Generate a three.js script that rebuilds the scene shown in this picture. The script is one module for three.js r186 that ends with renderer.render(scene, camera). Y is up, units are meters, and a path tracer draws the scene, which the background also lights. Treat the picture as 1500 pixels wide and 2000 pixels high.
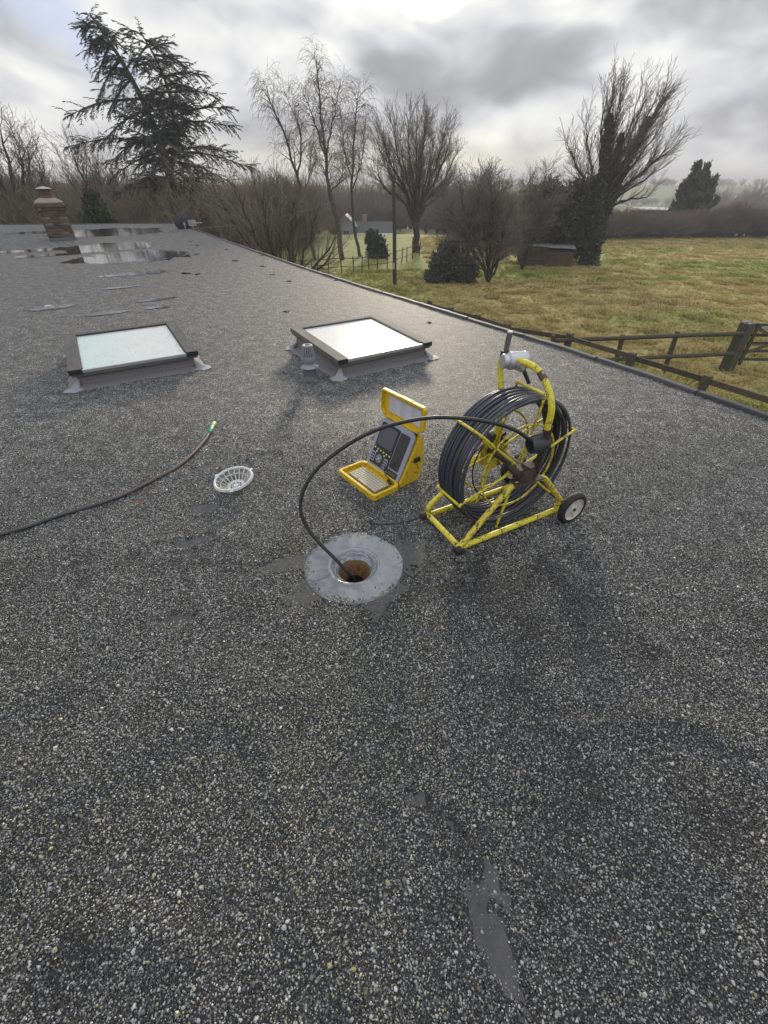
import * as THREE from 'three';
import { mergeGeometries } from 'three/addons/utils/BufferGeometryUtils.js';
import { RoundedBoxGeometry } from 'three/addons/geometries/RoundedBoxGeometry.js';

// ---------------------------------------------------------------- camera, sky, sun, exposure
const scene = new THREE.Scene();
const camera = new THREE.PerspectiveCamera(99.94, 0.75, 0.05, 4000);
camera.position.set(0, 1.5, 0);
camera.rotation.set(-37.733 * Math.PI / 180, 0, 0);
const renderer = new THREE.WebGLRenderer();
renderer.toneMapping = THREE.LinearToneMapping;
renderer.toneMappingExposure = 1.45;
renderer.shadowMap.enabled = true;
const SUN = new THREE.Vector3().setFromSphericalCoords(1, (90 - 13.5) * Math.PI / 180, (180 - 4) * Math.PI / 180);
const sun = new THREE.DirectionalLight(0xfff0d8, 2.2);
sun.position.copy(SUN).multiplyScalar(60); sun.target.position.set(0, 0, 0);
sun.castShadow = true; sun.shadow.radius = 15;
Object.assign(sun.shadow.camera, { left: -40, right: 40, top: 40, bottom: -40, near: 1, far: 160 });
scene.add(sun, sun.target);
scene.fog = new THREE.FogExp2(0xe4e5e8, 0.0015);

// ---------------------------------------------------------------- random numbers and noise
function rng(seed) { let s = seed >>> 0; return () => { s = (s + 0x6D2B79F5) | 0; let t = Math.imul(s ^ (s >>> 15), 1 | s); t = (t + Math.imul(t ^ (t >>> 7), 61 | t)) ^ t; return ((t ^ (t >>> 14)) >>> 0) / 4294967296; }; }
const PERM = (() => { const r = rng(77), p = [...Array(256).keys()]; for (let i = 255; i > 0; i--) { const j = Math.floor(r() * (i + 1)); [p[i], p[j]] = [p[j], p[i]]; } return Uint8Array.from([...p, ...p]); })();
const fade = (t) => t * t * t * (t * (t * 6 - 15) + 10), mix = (a, b, t) => a + (b - a) * t, clamp = (x, a = 0, b = 1) => Math.min(b, Math.max(a, x));
const smooth = (a, b, x) => { const t = clamp((x - a) / (b - a)); return t * t * (3 - 2 * t); };
function gr(h, x, y, z) { const u = (h & 15) < 8 ? x : y, v = (h & 15) < 4 ? y : (h & 15) === 12 || (h & 15) === 14 ? x : z; return ((h & 1) ? -u : u) + ((h & 2) ? -v : v); }
function noise(x, y = 0, z = 0) {
  const fx = Math.floor(x), fy = Math.floor(y), fz = Math.floor(z), X = fx & 255, Y = fy & 255, Z = fz & 255; x -= fx; y -= fy; z -= fz;
  const u = fade(x), v = fade(y), w = fade(z), A = PERM[X] + Y, AA = PERM[A] + Z, AB = PERM[A + 1] + Z, B = PERM[X + 1] + Y, BA = PERM[B] + Z, BB = PERM[B + 1] + Z;
  return mix(mix(mix(gr(PERM[AA], x, y, z), gr(PERM[BA], x - 1, y, z), u), mix(gr(PERM[AB], x, y - 1, z), gr(PERM[BB], x - 1, y - 1, z), u), v),
    mix(mix(gr(PERM[AA + 1], x, y, z - 1), gr(PERM[BA + 1], x - 1, y, z - 1), u), mix(gr(PERM[AB + 1], x, y - 1, z - 1), gr(PERM[BB + 1], x - 1, y - 1, z - 1), u), v), w);
}
function fbm(x, y, z, n = 4) { let a = 0, s = 0.5; for (let i = 0; i < n; i++) { a += s * noise(x, y, z); x *= 2.03; y *= 2.03; z *= 2.03; s *= 0.5; } return a; }

// ---------------------------------------------------------------- sky: broken winter cloud, sun behind it
{
  const W = 2048, H = 1024, d = new Float32Array(W * H * 4), dir = new THREE.Vector3();
  for (let j = 0; j < H; j++) for (let i = 0; i < W; i++) {
    const el = ((j + 0.5) / H - 0.5) * Math.PI, az = ((i + 0.5) / W - 0.5) * 2 * Math.PI, k = (j * W + i) * 4;
    d[k + 3] = 1;
    if (el < -0.06) { d[k] = 0.30; d[k + 1] = 0.30; d[k + 2] = 0.30; continue; }
    dir.set(Math.cos(el) * Math.cos(az), Math.sin(el), Math.cos(el) * Math.sin(az));
    // heaped cloud: bodies a dozen degrees across, torn edges, smaller and flatter towards the horizon
    const f = 3.3, sx = dir.x * f, sz = dir.z * f, sy = dir.y * f * 2.0 + 0.35 * dir.x;
    const wx = fbm(sx * 1.1 + 7, sy * 1.1, sz * 1.1, 3), wy = fbm(sx * 1.1 - 4, sy * 1.1 + 9, sz * 1.1, 3);
    const big = fbm(sx * 0.75 + wx * 0.5 + 1.7, sy * 0.75 + wy * 0.5 + 2.2, sz * 0.75, 6);
    const mid = fbm(sx * 2.2 + wx * 0.8 + 11, sy * 2.2 + wy * 0.8, sz * 2.2 + 2.5, 5);
    const deg = 180 / Math.PI, A = Math.atan2(dir.x, -dir.z) * deg, E = el * deg;
    const glow = (a, e, sa, se) => Math.exp(-(((A - a) / sa) ** 2) - (((E - e) / se) ** 2));
    // broad shapes of this afternoon's sky: thin bright cloud to the left, a dark bank right of the sun, bright rags, a clear strip at the horizon
    let t = big * 1.25 + mid * 0.55;
    t += 0.30 * glow(-20, 8, 13, 4.5) + 0.22 * glow(-34, 4.5, 9, 3) - 0.20 * glow(-28, 1.5, 9, 1.5) - 0.30 * glow(9, 8.0, 9, 3.4) - 0.34 * glow(-3, 6.5, 10, 3.6) - 0.16 * glow(31, 11, 10, 2.6) - 0.2 * glow(33, 3.5, 7, 1.2) - 0.2 * glow(12, 11.5, 4, 1.5);
    t += 0.48 * glow(13.5, 4.8, 4.0, 1.4) + 0.30 * glow(10, 3.2, 3, 0.8) + 0.30 * glow(21, 9.6, 4.5, 3.0) + 0.28 * glow(33, 6.0, 8, 2.2) + 0.22 * glow(25, 5, 6, 4) + 0.14 * glow(15, 12, 2, 2);
    const body = smooth(-0.34, 0.50, t - 0.04);
    let c = 0.275 + 0.43 * body + 0.08 * mid;
    c += 0.34 * glow(1, 1.0, 15, 1.6) + 0.16 * Math.exp(-((E / 2.2) ** 2));
    const hole = smooth(-0.15, 0.35, mid * 0.8 + big * 0.5 + glow(4, 12.6, 3.0, 1.5) - 0.42);
    c += 0.9 * hole * glow(4, 13.4, 4.5, 3.0) + 0.28 * glow(4, 14, 14, 4);
    c *= mix(1, 1.9, smooth(0.2, 1.0, dir.y));                        // overcast is brighter overhead
    const warm = clamp((c / mix(1, 1.9, smooth(0.2, 1.0, dir.y)) - 0.45) * 1.3) + 0.9 * glow(2, 1.0, 18, 1.9);
    const cool = smooth(0.15, 0.5, dir.y); let r = c * (0.99 + 0.045 * warm - 0.02 * cool), g = c * (1.0 + 0.01 * warm), b = c * (1.05 - 0.22 * warm + 0.04 * cool);
    const gap = smooth(0.10, 0.36, -big * 0.5 - mid * 0.5 - 0.06 + 0.44 * glow(-27, 11, 4.5, 2.6) + 0.34 * glow(-23.5, 8.2, 2.6, 1.6)) * 0.7;
    r = mix(r, 0.44, gap); g = mix(g, 0.51, gap); b = mix(b, 0.68, gap);
    d[k] = r; d[k + 1] = g; d[k + 2] = b;
  }
  const sky = new THREE.DataTexture(d, W, H, THREE.RGBAFormat, THREE.FloatType);
  sky.mapping = THREE.EquirectangularReflectionMapping; sky.magFilter = sky.minFilter = THREE.LinearFilter; sky.needsUpdate = true;
  scene.background = sky; scene.environment = sky;
}

// ---------------------------------------------------------------- naming
const used = {};
function numbered(name) { const base = name.replace(/_\d{3}$/, ''); used[base] = (used[base] ?? -1) + 1; return used[base] ? `${base}_${String(used[base]).padStart(3, '0')}` : base; }
function tag(o, label, category, group, kind) { if (label) o.userData.label = label; if (category) o.userData.category = category; if (group) o.userData.group = group; if (kind) o.userData.kind = kind; return o; }
function thing(name, label, category, [x, y, z] = [0, 0, 0], turn = 0, group) { const o = new THREE.Group(); o.name = numbered(name); o.position.set(x, y, z); o.rotation.y = turn; scene.add(o); return tag(o, label, category, group); }
function part(name, g, m, parent) { const o = new THREE.Mesh(g, m); o.name = name; o.castShadow = o.receiveShadow = true; parent.add(o); return o; }
function topMesh(name, g, m) { const o = part(numbered(name), g, m, scene); return o; }
function struct(name, g, m) { const o = topMesh(name, g, m); o.userData.kind = 'structure'; return o; }

// ---------------------------------------------------------------- geometry builder
const V = (x, y, z) => new THREE.Vector3(x, y, z);
class GB {
  constructor(col = false) { this.p = []; this.n = []; this.t = []; this.i = []; this.c = col ? [] : null; this.v = 0; }
  add(x, y, z, nx, ny, nz, u, w, c) { this.p.push(x, y, z); this.n.push(nx, ny, nz); this.t.push(u, w); if (this.c) this.c.push(...c); return this.v++; }
  // a round bar along points, uv in metres
  tube(pts, rad, sides = 6, caps = false, col, closed = false) {
    const n = pts.length, R = (i) => (Array.isArray(rad) ? rad[i] : rad);
    let nor = null, len = 0, base = this.v; const T = V(), prev = V(), B = V();
    for (let i = 0; i < n; i++) {
      const a = closed ? pts[(i - 1 + n - 1) % (n - 1)] : pts[Math.max(0, i - 1)], b = closed ? pts[(i + 1) % (n - 1)] : pts[Math.min(n - 1, i + 1)];
      T.subVectors(b, a).normalize();
      if (!nor) { nor = Math.abs(T.y) < 0.9 ? V(0, 1, 0) : V(1, 0, 0); }
      nor.addScaledVector(T, -nor.dot(T)).normalize(); B.crossVectors(T, nor);
      if (i) len += pts[i].distanceTo(pts[i - 1]);
      const r = R(i), q = pts[i];
      for (let s = 0; s <= sides; s++) { const an = s / sides * Math.PI * 2, c = Math.cos(an), d = Math.sin(an), x = nor.x * c + B.x * d, y = nor.y * c + B.y * d, z = nor.z * c + B.z * d; this.add(q.x + x * r, q.y + y * r, q.z + z * r, x, y, z, s / sides * 6.283 * r, len, col); }
    }
    const w = sides + 1;
    for (let i = 0; i < n - 1; i++) for (let s = 0; s < sides; s++) { const a = base + i * w + s, b = a + w; this.i.push(a, a + 1, b, b, a + 1, b + 1); }
    if (caps) for (const e of [0, n - 1]) {
      T.subVectors(pts[e], pts[e ? n - 2 : 1]).normalize();
      const c = this.add(pts[e].x, pts[e].y, pts[e].z, T.x, T.y, T.z, 0, 0, col), st = this.v;
      for (let s = 0; s <= sides; s++) { const k = (base + e * w + s) * 3; this.add(this.p[k], this.p[k + 1], this.p[k + 2], T.x, T.y, T.z, Math.cos(s) * R(e), Math.sin(s) * R(e), col); }
      for (let s = 0; s < sides; s++) e ? this.i.push(c, st + s, st + s + 1) : this.i.push(c, st + s + 1, st + s);
    }
    return this;
  }
  // thin twig: an open three-sided prism tapering to nothing
  twig(a, b, r, col) { return this.tube([a, b], [r, r * 0.35], 3, false, col); }
  quad(a, b, c, d, col) { const n = V().subVectors(b, a).cross(V().subVectors(d, a)).normalize(), s = this.v; for (const [q, u, w] of [[a, 0, 0], [b, 1, 0], [c, 1, 1], [d, 0, 1]]) this.add(q.x, q.y, q.z, n.x, n.y, n.z, u, w, col); this.i.push(s, s + 1, s + 2, s, s + 2, s + 3); return this; }
  // pointed blade: base width w, length along d
  blade(p, d, side, len, w, col) { const s = this.v, n = V().crossVectors(side, d).normalize(), m = p.clone().addScaledVector(d, len * 0.45); for (const q of [p.clone().addScaledVector(side, -w * 0.25), p.clone().addScaledVector(side, w * 0.25), m.clone().addScaledVector(side, w * 0.5), p.clone().addScaledVector(d, len), m.clone().addScaledVector(side, -w * 0.5)]) this.add(q.x, q.y, q.z, n.x, n.y, n.z, 0, 0, col); this.i.push(s, s + 1, s + 2, s, s + 2, s + 4, s + 4, s + 2, s + 3); return this; }
  geo() {
    const g = new THREE.BufferGeometry();
    g.setAttribute('position', new THREE.BufferAttribute(new Float32Array(this.p), 3)); g.setAttribute('normal', new THREE.BufferAttribute(new Float32Array(this.n), 3)); g.setAttribute('uv', new THREE.BufferAttribute(new Float32Array(this.t), 2));
    if (this.c) g.setAttribute('color', new THREE.BufferAttribute(new Float32Array(this.c), 3));
    g.setIndex(this.i); return g;
  }
}
// a box with chamfered edges; uv in metres from its faces
function bx(w, h, d, x = 0, y = 0, z = 0, rx = 0, ry = 0, rz = 0, bevel = 0.0015) {
  const g = new RoundedBoxGeometry(w, h, d, 1, Math.min(bevel, w * 0.3, h * 0.3, d * 0.3)), p = g.attributes.position, n = g.attributes.normal, uv = g.attributes.uv;
  for (let i = 0; i < p.count; i++) { const X = Math.abs(n.getX(i)), Y = Math.abs(n.getY(i)), Z = Math.abs(n.getZ(i)); if (X >= Y && X >= Z) uv.setXY(i, p.getZ(i) + 3, p.getY(i)); else if (Y >= Z) uv.setXY(i, p.getX(i), p.getZ(i) + 5); else uv.setXY(i, p.getX(i), p.getY(i) + 7); }
  g.applyMatrix4(new THREE.Matrix4().compose(V(x, y, z), new THREE.Quaternion().setFromEuler(new THREE.Euler(rx, ry, rz)), V(1, 1, 1)));
  return g.index ? g.toNonIndexed() : g;
}
// a bar of rectangular section from a to b
function beam(a, b, w, h, up = V(0, 1, 0), bevel = 0.003) {
  const d = V().subVectors(b, a), len = d.length(); d.normalize();
  const side = V().crossVectors(up, d).normalize(), u2 = V().crossVectors(d, side);
  const g = bx(w, h, len, 0, 0, 0, 0, 0, 0, bevel);
  const m = new THREE.Matrix4().makeBasis(side, u2, d); m.setPosition(V().addVectors(a, b).multiplyScalar(0.5));
  g.applyMatrix4(m); return g;
}
function cyl(r0, r1, h, x, y, z, seg = 24, axis = 'y', open = false) { const g = new THREE.CylinderGeometry(r1, r0, h, seg, 1, open); if (axis === 'x') g.rotateZ(-Math.PI / 2); if (axis === 'z') g.rotateX(Math.PI / 2); g.translate(x, y, z); return g.toNonIndexed(); }
function lathe(prof, seg = 40) { return new THREE.LatheGeometry(prof.map(([r, y]) => new THREE.Vector2(r, y)), seg); }
function joined(list) { return mergeGeometries(list.map((g) => { const q = g.index ? g.toNonIndexed() : g; for (const k of Object.keys(q.attributes)) if (!['position', 'normal', 'uv'].includes(k)) q.deleteAttribute(k); return q; })); }
function spline(pts, n, closed = false) { return new THREE.CatmullRomCurve3(pts, closed, 'centripetal').getPoints(n); }

// ---------------------------------------------------------------- textures
function tex(w, h, f, srgb, rep) {
  const d = new Uint8Array(w * h * 4), o = [0, 0, 0];
  for (let y = 0; y < h; y++) for (let x = 0; x < w; x++) { f(x / w, y / h, o); const k = (y * w + x) * 4; d[k] = clamp(o[0]) * 255; d[k + 1] = clamp(o[1]) * 255; d[k + 2] = clamp(o[2]) * 255; d[k + 3] = 255; }
  const t = new THREE.DataTexture(d, w, h, THREE.RGBAFormat); t.wrapS = t.wrapT = THREE.RepeatWrapping; t.magFilter = t.minFilter = THREE.LinearFilter; if (srgb) t.colorSpace = THREE.SRGBColorSpace; if (rep) t.repeat.set(rep, rep); t.needsUpdate = true; return t;
}
const toS = (l) => (l <= 0.0031308 ? l * 12.92 : 1.055 * Math.pow(l, 1 / 2.4) - 0.055);
// noise that tiles: sampled on a torus
function tile(u, v, f, s = 0, oct = 4) { const a = u * 6.28318, b = v * 6.28318, r = f / 6.28318; return fbm(Math.cos(a) * r + s, Math.sin(a) * r + Math.cos(b) * r * 0.73 + s * 1.7, Math.sin(b) * r + 3.1, oct); }
const rgb = (r, g, b) => new THREE.Color().setRGB(r, g, b);
const mat = (c, rough, o = {}) => new THREE.MeshStandardMaterial({ color: c, roughness: rough, metalness: 0, ...o });

// stone chippings bedded in bitumen, 2.4 m of roof; colour and relief from the same stones
const CHIP = 2.4;
const chipMaps = (() => {
  const N = 2048, r = rng(5), col = new Uint8Array(N * N * 4), hgt = new Float32Array(N * N), k = N / CHIP;
  for (let i = 0; i < N * N; i++) { const v = 26 + 12 * r(); col[i * 4] = v; col[i * 4 + 1] = v; col[i * 4 + 2] = v * 1.02; col[i * 4 + 3] = 255; }
  for (let s = 0; s < 290000; s++) {
    const cx = r() * N, cy = r() * N, cl = 1.5 + 1.6 * (noise(cx / N * 64, cy / N * 64, 4) * 0.8 + noise(cx / N * 20, cy / N * 20, 2) * 0.7 + noise(cx / N * 150, cy / N * 150, 7) * 0.9), a = r() * 3.14, ra = (0.0015 + 0.0022 * r() * r()) * k, rb = ra * (0.55 + 0.4 * r()), top = 0.35 + 0.65 * r(), c = chipColor(r).map((q) => toS(clamp(q * clamp(cl, 0.35, 2.8)))), ca = Math.cos(a), sa = Math.sin(a), R = Math.ceil(ra);
    for (let y = -R; y <= R; y++) for (let x = -R; x <= R; x++) {
      const u = (x * ca + y * sa) / ra, v = (y * ca - x * sa) / rb, q = u * u + v * v; if (q > 1) continue;
      const at = ((Math.floor(cy + y) & (N - 1)) * N + (Math.floor(cx + x) & (N - 1))), z = top * Math.sqrt(1 - q * 0.85);
      if (z > hgt[at]) { hgt[at] = z; col[at * 4] = c[0] * 255; col[at * 4 + 1] = c[1] * 255; col[at * 4 + 2] = c[2] * 255; }
    }
  }
  const hb = new Uint8Array(N * N * 4); for (let i = 0; i < N * N; i++) { hb[i * 4] = hb[i * 4 + 1] = hb[i * 4 + 2] = hgt[i] * 255; hb[i * 4 + 3] = 255; }
  const mk = (d, s) => { const t = new THREE.DataTexture(d, N, N, THREE.RGBAFormat); t.wrapS = t.wrapT = THREE.RepeatWrapping; t.magFilter = t.minFilter = THREE.LinearFilter; if (s) t.colorSpace = THREE.SRGBColorSpace; t.needsUpdate = true; return t; };
  return [mk(col, true), mk(hb, false)];
})();
function chipColor(r, f = (x) => x) {
  const q = r(), j = 0.75 + 0.5 * r(); let c;
  if (q < 0.40) c = [0.046, 0.047, 0.049]; else if (q < 0.70) c = [0.125, 0.127, 0.128]; else if (q < 0.945) c = [0.35, 0.352, 0.34]; else if (q < 0.98) c = [0.30, 0.29, 0.18]; else if (q < 0.983) c = [0.40, 0.27, 0.18]; else c = [0.50, 0.50, 0.47];
  return c.map((x) => f(x * j));
}
const rustyYellow = (yr, yg, yb, wear, seed) => tex(512, 512, (u, v, o) => {
  const a = tile(u, v, 9, seed, 5), b = tile(u, v, 38, seed + 5, 4), w = smooth(wear, wear + 0.05, a * 0.7 + 0.6 * b), d = 1 + 0.35 * tile(u, v, 12, seed + 9, 4), sp = smooth(0.26, 0.32, tile(u, v, 60, seed + 2, 2));
  const k = Math.max(w, sp * 0.8);
  o[0] = toS(mix(yr * d, 0.075, k)); o[1] = toS(mix(yg * d, 0.05, k)); o[2] = toS(mix(yb * d, 0.042, k));
}, true);
const woodMap = tex(256, 512, (u, v, o) => { const g = tile(u, v * 0.2, 40, 3, 4) * 0.6 + tile(u, v, 6, 8, 3) * 0.5, c = 0.5 + 0.5 * g; o[0] = toS(0.9 * c); o[1] = toS(0.88 * c); o[2] = toS(0.82 * c); }, true);
const barkMap = tex(256, 256, (u, v, o) => { const c = 0.55 + 0.9 * tile(u, v, 18, 4, 4); o[0] = o[1] = o[2] = toS(c * 0.75); }, true);
const grainBump = tex(256, 256, (u, v, o) => { o[0] = o[1] = o[2] = 0.5 + 0.8 * tile(u, v, 40, 6, 4); });
const brickMapPale = tex(128, 128, (u, v, o) => { const c = 0.9 + 0.45 * tile(u, v, 14, 6, 4); o[0] = o[1] = toS(c); o[2] = toS(c * 0.98); }, true);
const brickMap = tex(256, 256, (u, v, o) => { const c = 0.62 + 0.7 * tile(u, v, 12, 2, 5) + 0.3 * tile(u, v, 50, 12, 2); o[0] = toS(c); o[1] = toS(c * 0.97); o[2] = toS(c * 0.94); }, true);

// ---------------------------------------------------------------- the flat roof
const RIGHT = [[8.6, 7], [6.2, 2.6], [4.78, 0.15], [3.02, -3.116], [2.452, -4.134], [1.867, -5.05], [1.352, -5.79], [0.82, -6.58], [0.29, -7.37], [-0.27, -8.17], [-1.62, -10.2], [-3.85, -13.8], [-6.35, -17.9], [-8.85, -22.0]];
const FARL = [-15.805, -21.25], LEFT = [[-26, -19.7], [-26, 7]];
const DRAIN = [-0.146, -1.509];
const roof = new THREE.Group(); roof.name = 'roof'; roof.userData.kind = 'structure'; scene.add(roof);
const feltMat = mat(0xffffff, 0.68, { map: chipMaps[0], bumpMap: chipMaps[1], bumpScale: 0.0026 });
{
  const shape = new THREE.Shape([...RIGHT, FARL, ...LEFT].map(([x, z]) => new THREE.Vector2(x, -z)));
  const hole = new THREE.Path(); hole.absarc(DRAIN[0], -DRAIN[1], 0.2, 0, Math.PI * 2, true); shape.holes.push(hole);
  const g = new THREE.ExtrudeGeometry(shape, { depth: 0.28, bevelEnabled: false, curveSegments: 40 }); g.rotateX(-Math.PI / 2); g.translate(0, -0.28, 0);
  const uv = g.attributes.uv, p = g.attributes.position; for (let i = 0; i < p.count; i++) uv.setXY(i, p.getX(i) / CHIP, p.getZ(i) / CHIP);
  part('roof_felt', g, mat(rgb(0.018, 0.018, 0.019), 0.5, { bumpMap: chipMaps[1], bumpScale: 0.003 }), roof);
  // farther off the chippings are one sheet bedded on the felt
  const FZ = -4.6, far = [[2.139, FZ], ...RIGHT.filter(([, z]) => z < FZ), FARL, [-26, -19.7], [-26, FZ]], fg = new THREE.ShapeGeometry(new THREE.Shape(far.map(([x, z]) => new THREE.Vector2(x, -z)))); fg.rotateX(-Math.PI / 2); fg.translate(0, 0.003, 0);
  const fu = fg.attributes.uv, fp = fg.attributes.position; for (let i = 0; i < fp.count; i++) fu.setXY(i, fp.getX(i) / CHIP, fp.getZ(i) / CHIP);
  part('bedded_chippings', fg, feltMat, roof);
  const inner = [...RIGHT, FARL, ...LEFT].map(([x, z]) => new THREE.Vector2(x * 0.985 - 0.1, -z * 0.985));
  const wg = new THREE.ExtrudeGeometry(new THREE.Shape(inner), { depth: 2.9, bevelEnabled: false }); wg.rotateX(-Math.PI / 2); wg.translate(0, -3.35, 0);
  part('wall', wg, mat(rgb(0.3, 0.2, 0.15), 0.9, { map: brickMap }), roof);
}
// kerb of felted lengths along the right and the far edge
{
  const kerb = thing('roof_kerb', 'low grey felted kerb in lengths along the right and far edge of the flat roof', 'roof kerb');
  const prof = [[0, 0.001], [0.005, 0.022], [0.012, 0.028], [0.056, 0.030], [0.066, 0.022], [0.070, -0.14]];
  const km = [0.055, 0.066, 0.078].map((c) => mat(rgb(c, c, c * 1.06), 0.6, { bumpMap: chipMaps[1], bumpScale: 0.0015 }));
  const r = rng(31);
  const lines = [RIGHT.map(([x, z]) => V(x, 0, z)), [V(-8.85, 0, -22.0), V(-15.805, 0, -21.25), V(-26, 0, -19.7)]];
  for (const line of lines) {
    const cv = new THREE.CurvePath(); for (let i = 1; i < line.length; i++) cv.add(new THREE.LineCurve3(line[i - 1], line[i]));
    const L = cv.getLength(); let s = 0;
    while (s < L - 0.05) {
      const e = Math.min(L, s + 0.93 + 0.14 * r()), gb = new GB(), n = 8, gap = 0.007 + 0.005 * r(), lift = 0.007 * (r() - 0.5), off = 0.012 * (r() - 0.5), rows = [];
      for (let i = 0; i <= n; i++) {
        const q = cv.getPoint(Math.min(1, (s + gap + (e - s - gap * 2) * i / n) / L)), t = cv.getTangent(Math.min(0.9999, (s + (e - s) * i / n) / L)), out = V(-t.z, 0, t.x);
        rows.push(prof.map(([u, y]) => q.clone().addScaledVector(out, u + off).add(V(0, y + (y > 0.01 ? lift + 0.006 * noise(q.x * 4, q.z * 4) : 0), 0))));
      }
      for (let i = 0; i < n; i++) for (let j = 0; j < prof.length - 1; j++) gb.quad(rows[i][j], rows[i + 1][j], rows[i + 1][j + 1], rows[i][j + 1]);
      for (const k of [0, n]) for (let j = 1; j < prof.length - 1; j++) gb.quad(rows[k][0], rows[k][j], rows[k][j + 1], rows[k][0]);
      const g = gb.geo(), uv = g.attributes.uv, p = g.attributes.position; for (let i = 0; i < p.count; i++) uv.setXY(i, p.getX(i), p.getZ(i));
      part('kerb_length', g, km[Math.floor(r() * 3)], kerb); s = e;
    }
  }
}
// ---------------------------------------------------------------- water and silt lying on the roof
const spots = [];                                                    // [x, z, rx, rz, turn]: hollows in the chippings near the drain
function inSpot(x, z, [cx, cz, rx, rz, a, seed, , rough = 1]) {
  const dx = x - cx, dz = z - cz, u = (dx * Math.cos(a) - dz * Math.sin(a)) / rx, v = (dx * Math.sin(a) + dz * Math.cos(a)) / rz, s = 1 / Math.sqrt(rx * rz);
  return 1 - u * u - v * v + 1.5 * fbm(x * s * 0.9 + seed * 3.3, z * s * 0.9, seed, 4) + 0.6 * rough * noise(x * s * 5, z * s * 5, seed) + 0.45 * rough * noise(x * s * 13, z * s * 13, seed);
}
function pool(spec, y, cell, m, label) {
  const [cx, cz, rx, rz] = spec, R = Math.max(rx, rz) * 1.7, n = Math.ceil(2 * R / cell), gb = new GB(), f = (i, j) => inSpot(cx - R + i * cell, cz - R + j * cell, spec);
  let row = []; for (let i = 0; i <= n; i++) row.push(f(i, 0));
  for (let j = 0; j < n; j++) {
    const nx = []; for (let i = 0; i <= n; i++) nx.push(f(i, j + 1));
    for (let i = 0; i < n; i++) {
      const q = [[i, j, row[i]], [i, j + 1, nx[i]], [i + 1, j + 1, nx[i + 1]], [i + 1, j, row[i + 1]]]; if (q.every((c) => c[2] <= 0)) continue;
      const out = []; for (let k = 0; k < 4; k++) { const a = q[k], b = q[(k + 1) % 4]; if (a[2] > 0) out.push([a[0], a[1]]); if ((a[2] > 0) !== (b[2] > 0)) { const t = a[2] / (a[2] - b[2]); out.push([mix(a[0], b[0], t), mix(a[1], b[1], t)]); } }
      const st = gb.v; for (const [a, b] of out) { const x = cx - R + a * cell, z = cz - R + b * cell; gb.add(x, y, z, 0, 1, 0, x, z); }
      for (let k = 1; k < out.length - 1; k++) gb.i.push(st, st + k, st + k + 1);
    }
    row = nx;
  }
  const o = struct('puddle', gb.geo(), m); o.userData.label = label; return o;
}
const waterMat = new THREE.MeshPhysicalMaterial({ color: rgb(0.03, 0.03, 0.03), roughness: 0.075, ior: 1.85 });
const wetMat = mat(rgb(0.07, 0.07, 0.072), 0.16);
const siltTex = tex(512, 512, (u, v, o) => { const n = tile(u, v, 14, 2, 5), sp = smooth(0.16, 0.34, tile(u, v, 120, 7, 2)), c = 0.048 * (1 + 0.7 * n) + 0.05 * sp; o[0] = toS(c * 1.02); o[1] = toS(c); o[2] = toS(c * 0.95); }, true); siltTex.repeat.set(2.5, 2.5);
const siltMat = mat(0xffffff, 0.36, { map: siltTex, bumpMap: grainBump, bumpScale: 0.0008 });
const BY = 0.565;                                                     // the building's turn
let layer = 0;
for (const [x, z, rx, rz, s, l] of [[-9.9, -18.2, 1.9, 1.5, 1, 'wide rain puddle behind the brick chimney near the far roof edge'], [-7.75, -14.0, 1.15, 1.05, 2, 'bright rain puddle just right of the chimney reflecting cloud'], [-6.2, -12.1, 1.25, 1.2, 3, 'largest rain puddle in front of the chimney with tree reflections'], [-12.4, -18.0, 0.9, 0.5, 4, 'narrow rain puddle left of the chimney foot'], [-9.2, -13.3, 1.1, 0.34, 5, 'dark thin puddle left of the bright puddle'], [-8.3, -12.4, 0.8, 0.25, 9, 'small dark puddle in front of the chimney, nearest on the left']])
  pool([x, z, rx, rz, BY, s, 1, 0.6], 0.007 + 0.0004 * layer++, 0.05, waterMat, l);
for (const [x, z, rx, rz, s, l] of [[-4.95, -9.75, 0.62, 0.26, 6, 'long thin film of rainwater in front of the largest puddle'], [-3.9, -6.5, 0.30, 0.09, 7, 'thin wet streak just behind the left skylight, left one'], [-3.35, -6.85, 0.2, 0.08, 8, 'thin wet streak behind the right corner of the left skylight'], [-4.9, -6.82, 0.30, 0.13, 10, 'small puddle round the distant leaf guard'], [-3.6, -7.35, 0.3, 0.07, 11, 'faint wet streak well behind the left skylight'], [-4.6, -8.3, 0.34, 0.08, 12, 'faint wet streak between the thin film and the left skylight']])
  pool([x, z, rx, rz, BY, s, 1, 1.4], 0.007 + 0.0004 * layer++, 0.016, waterMat, l);
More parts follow.
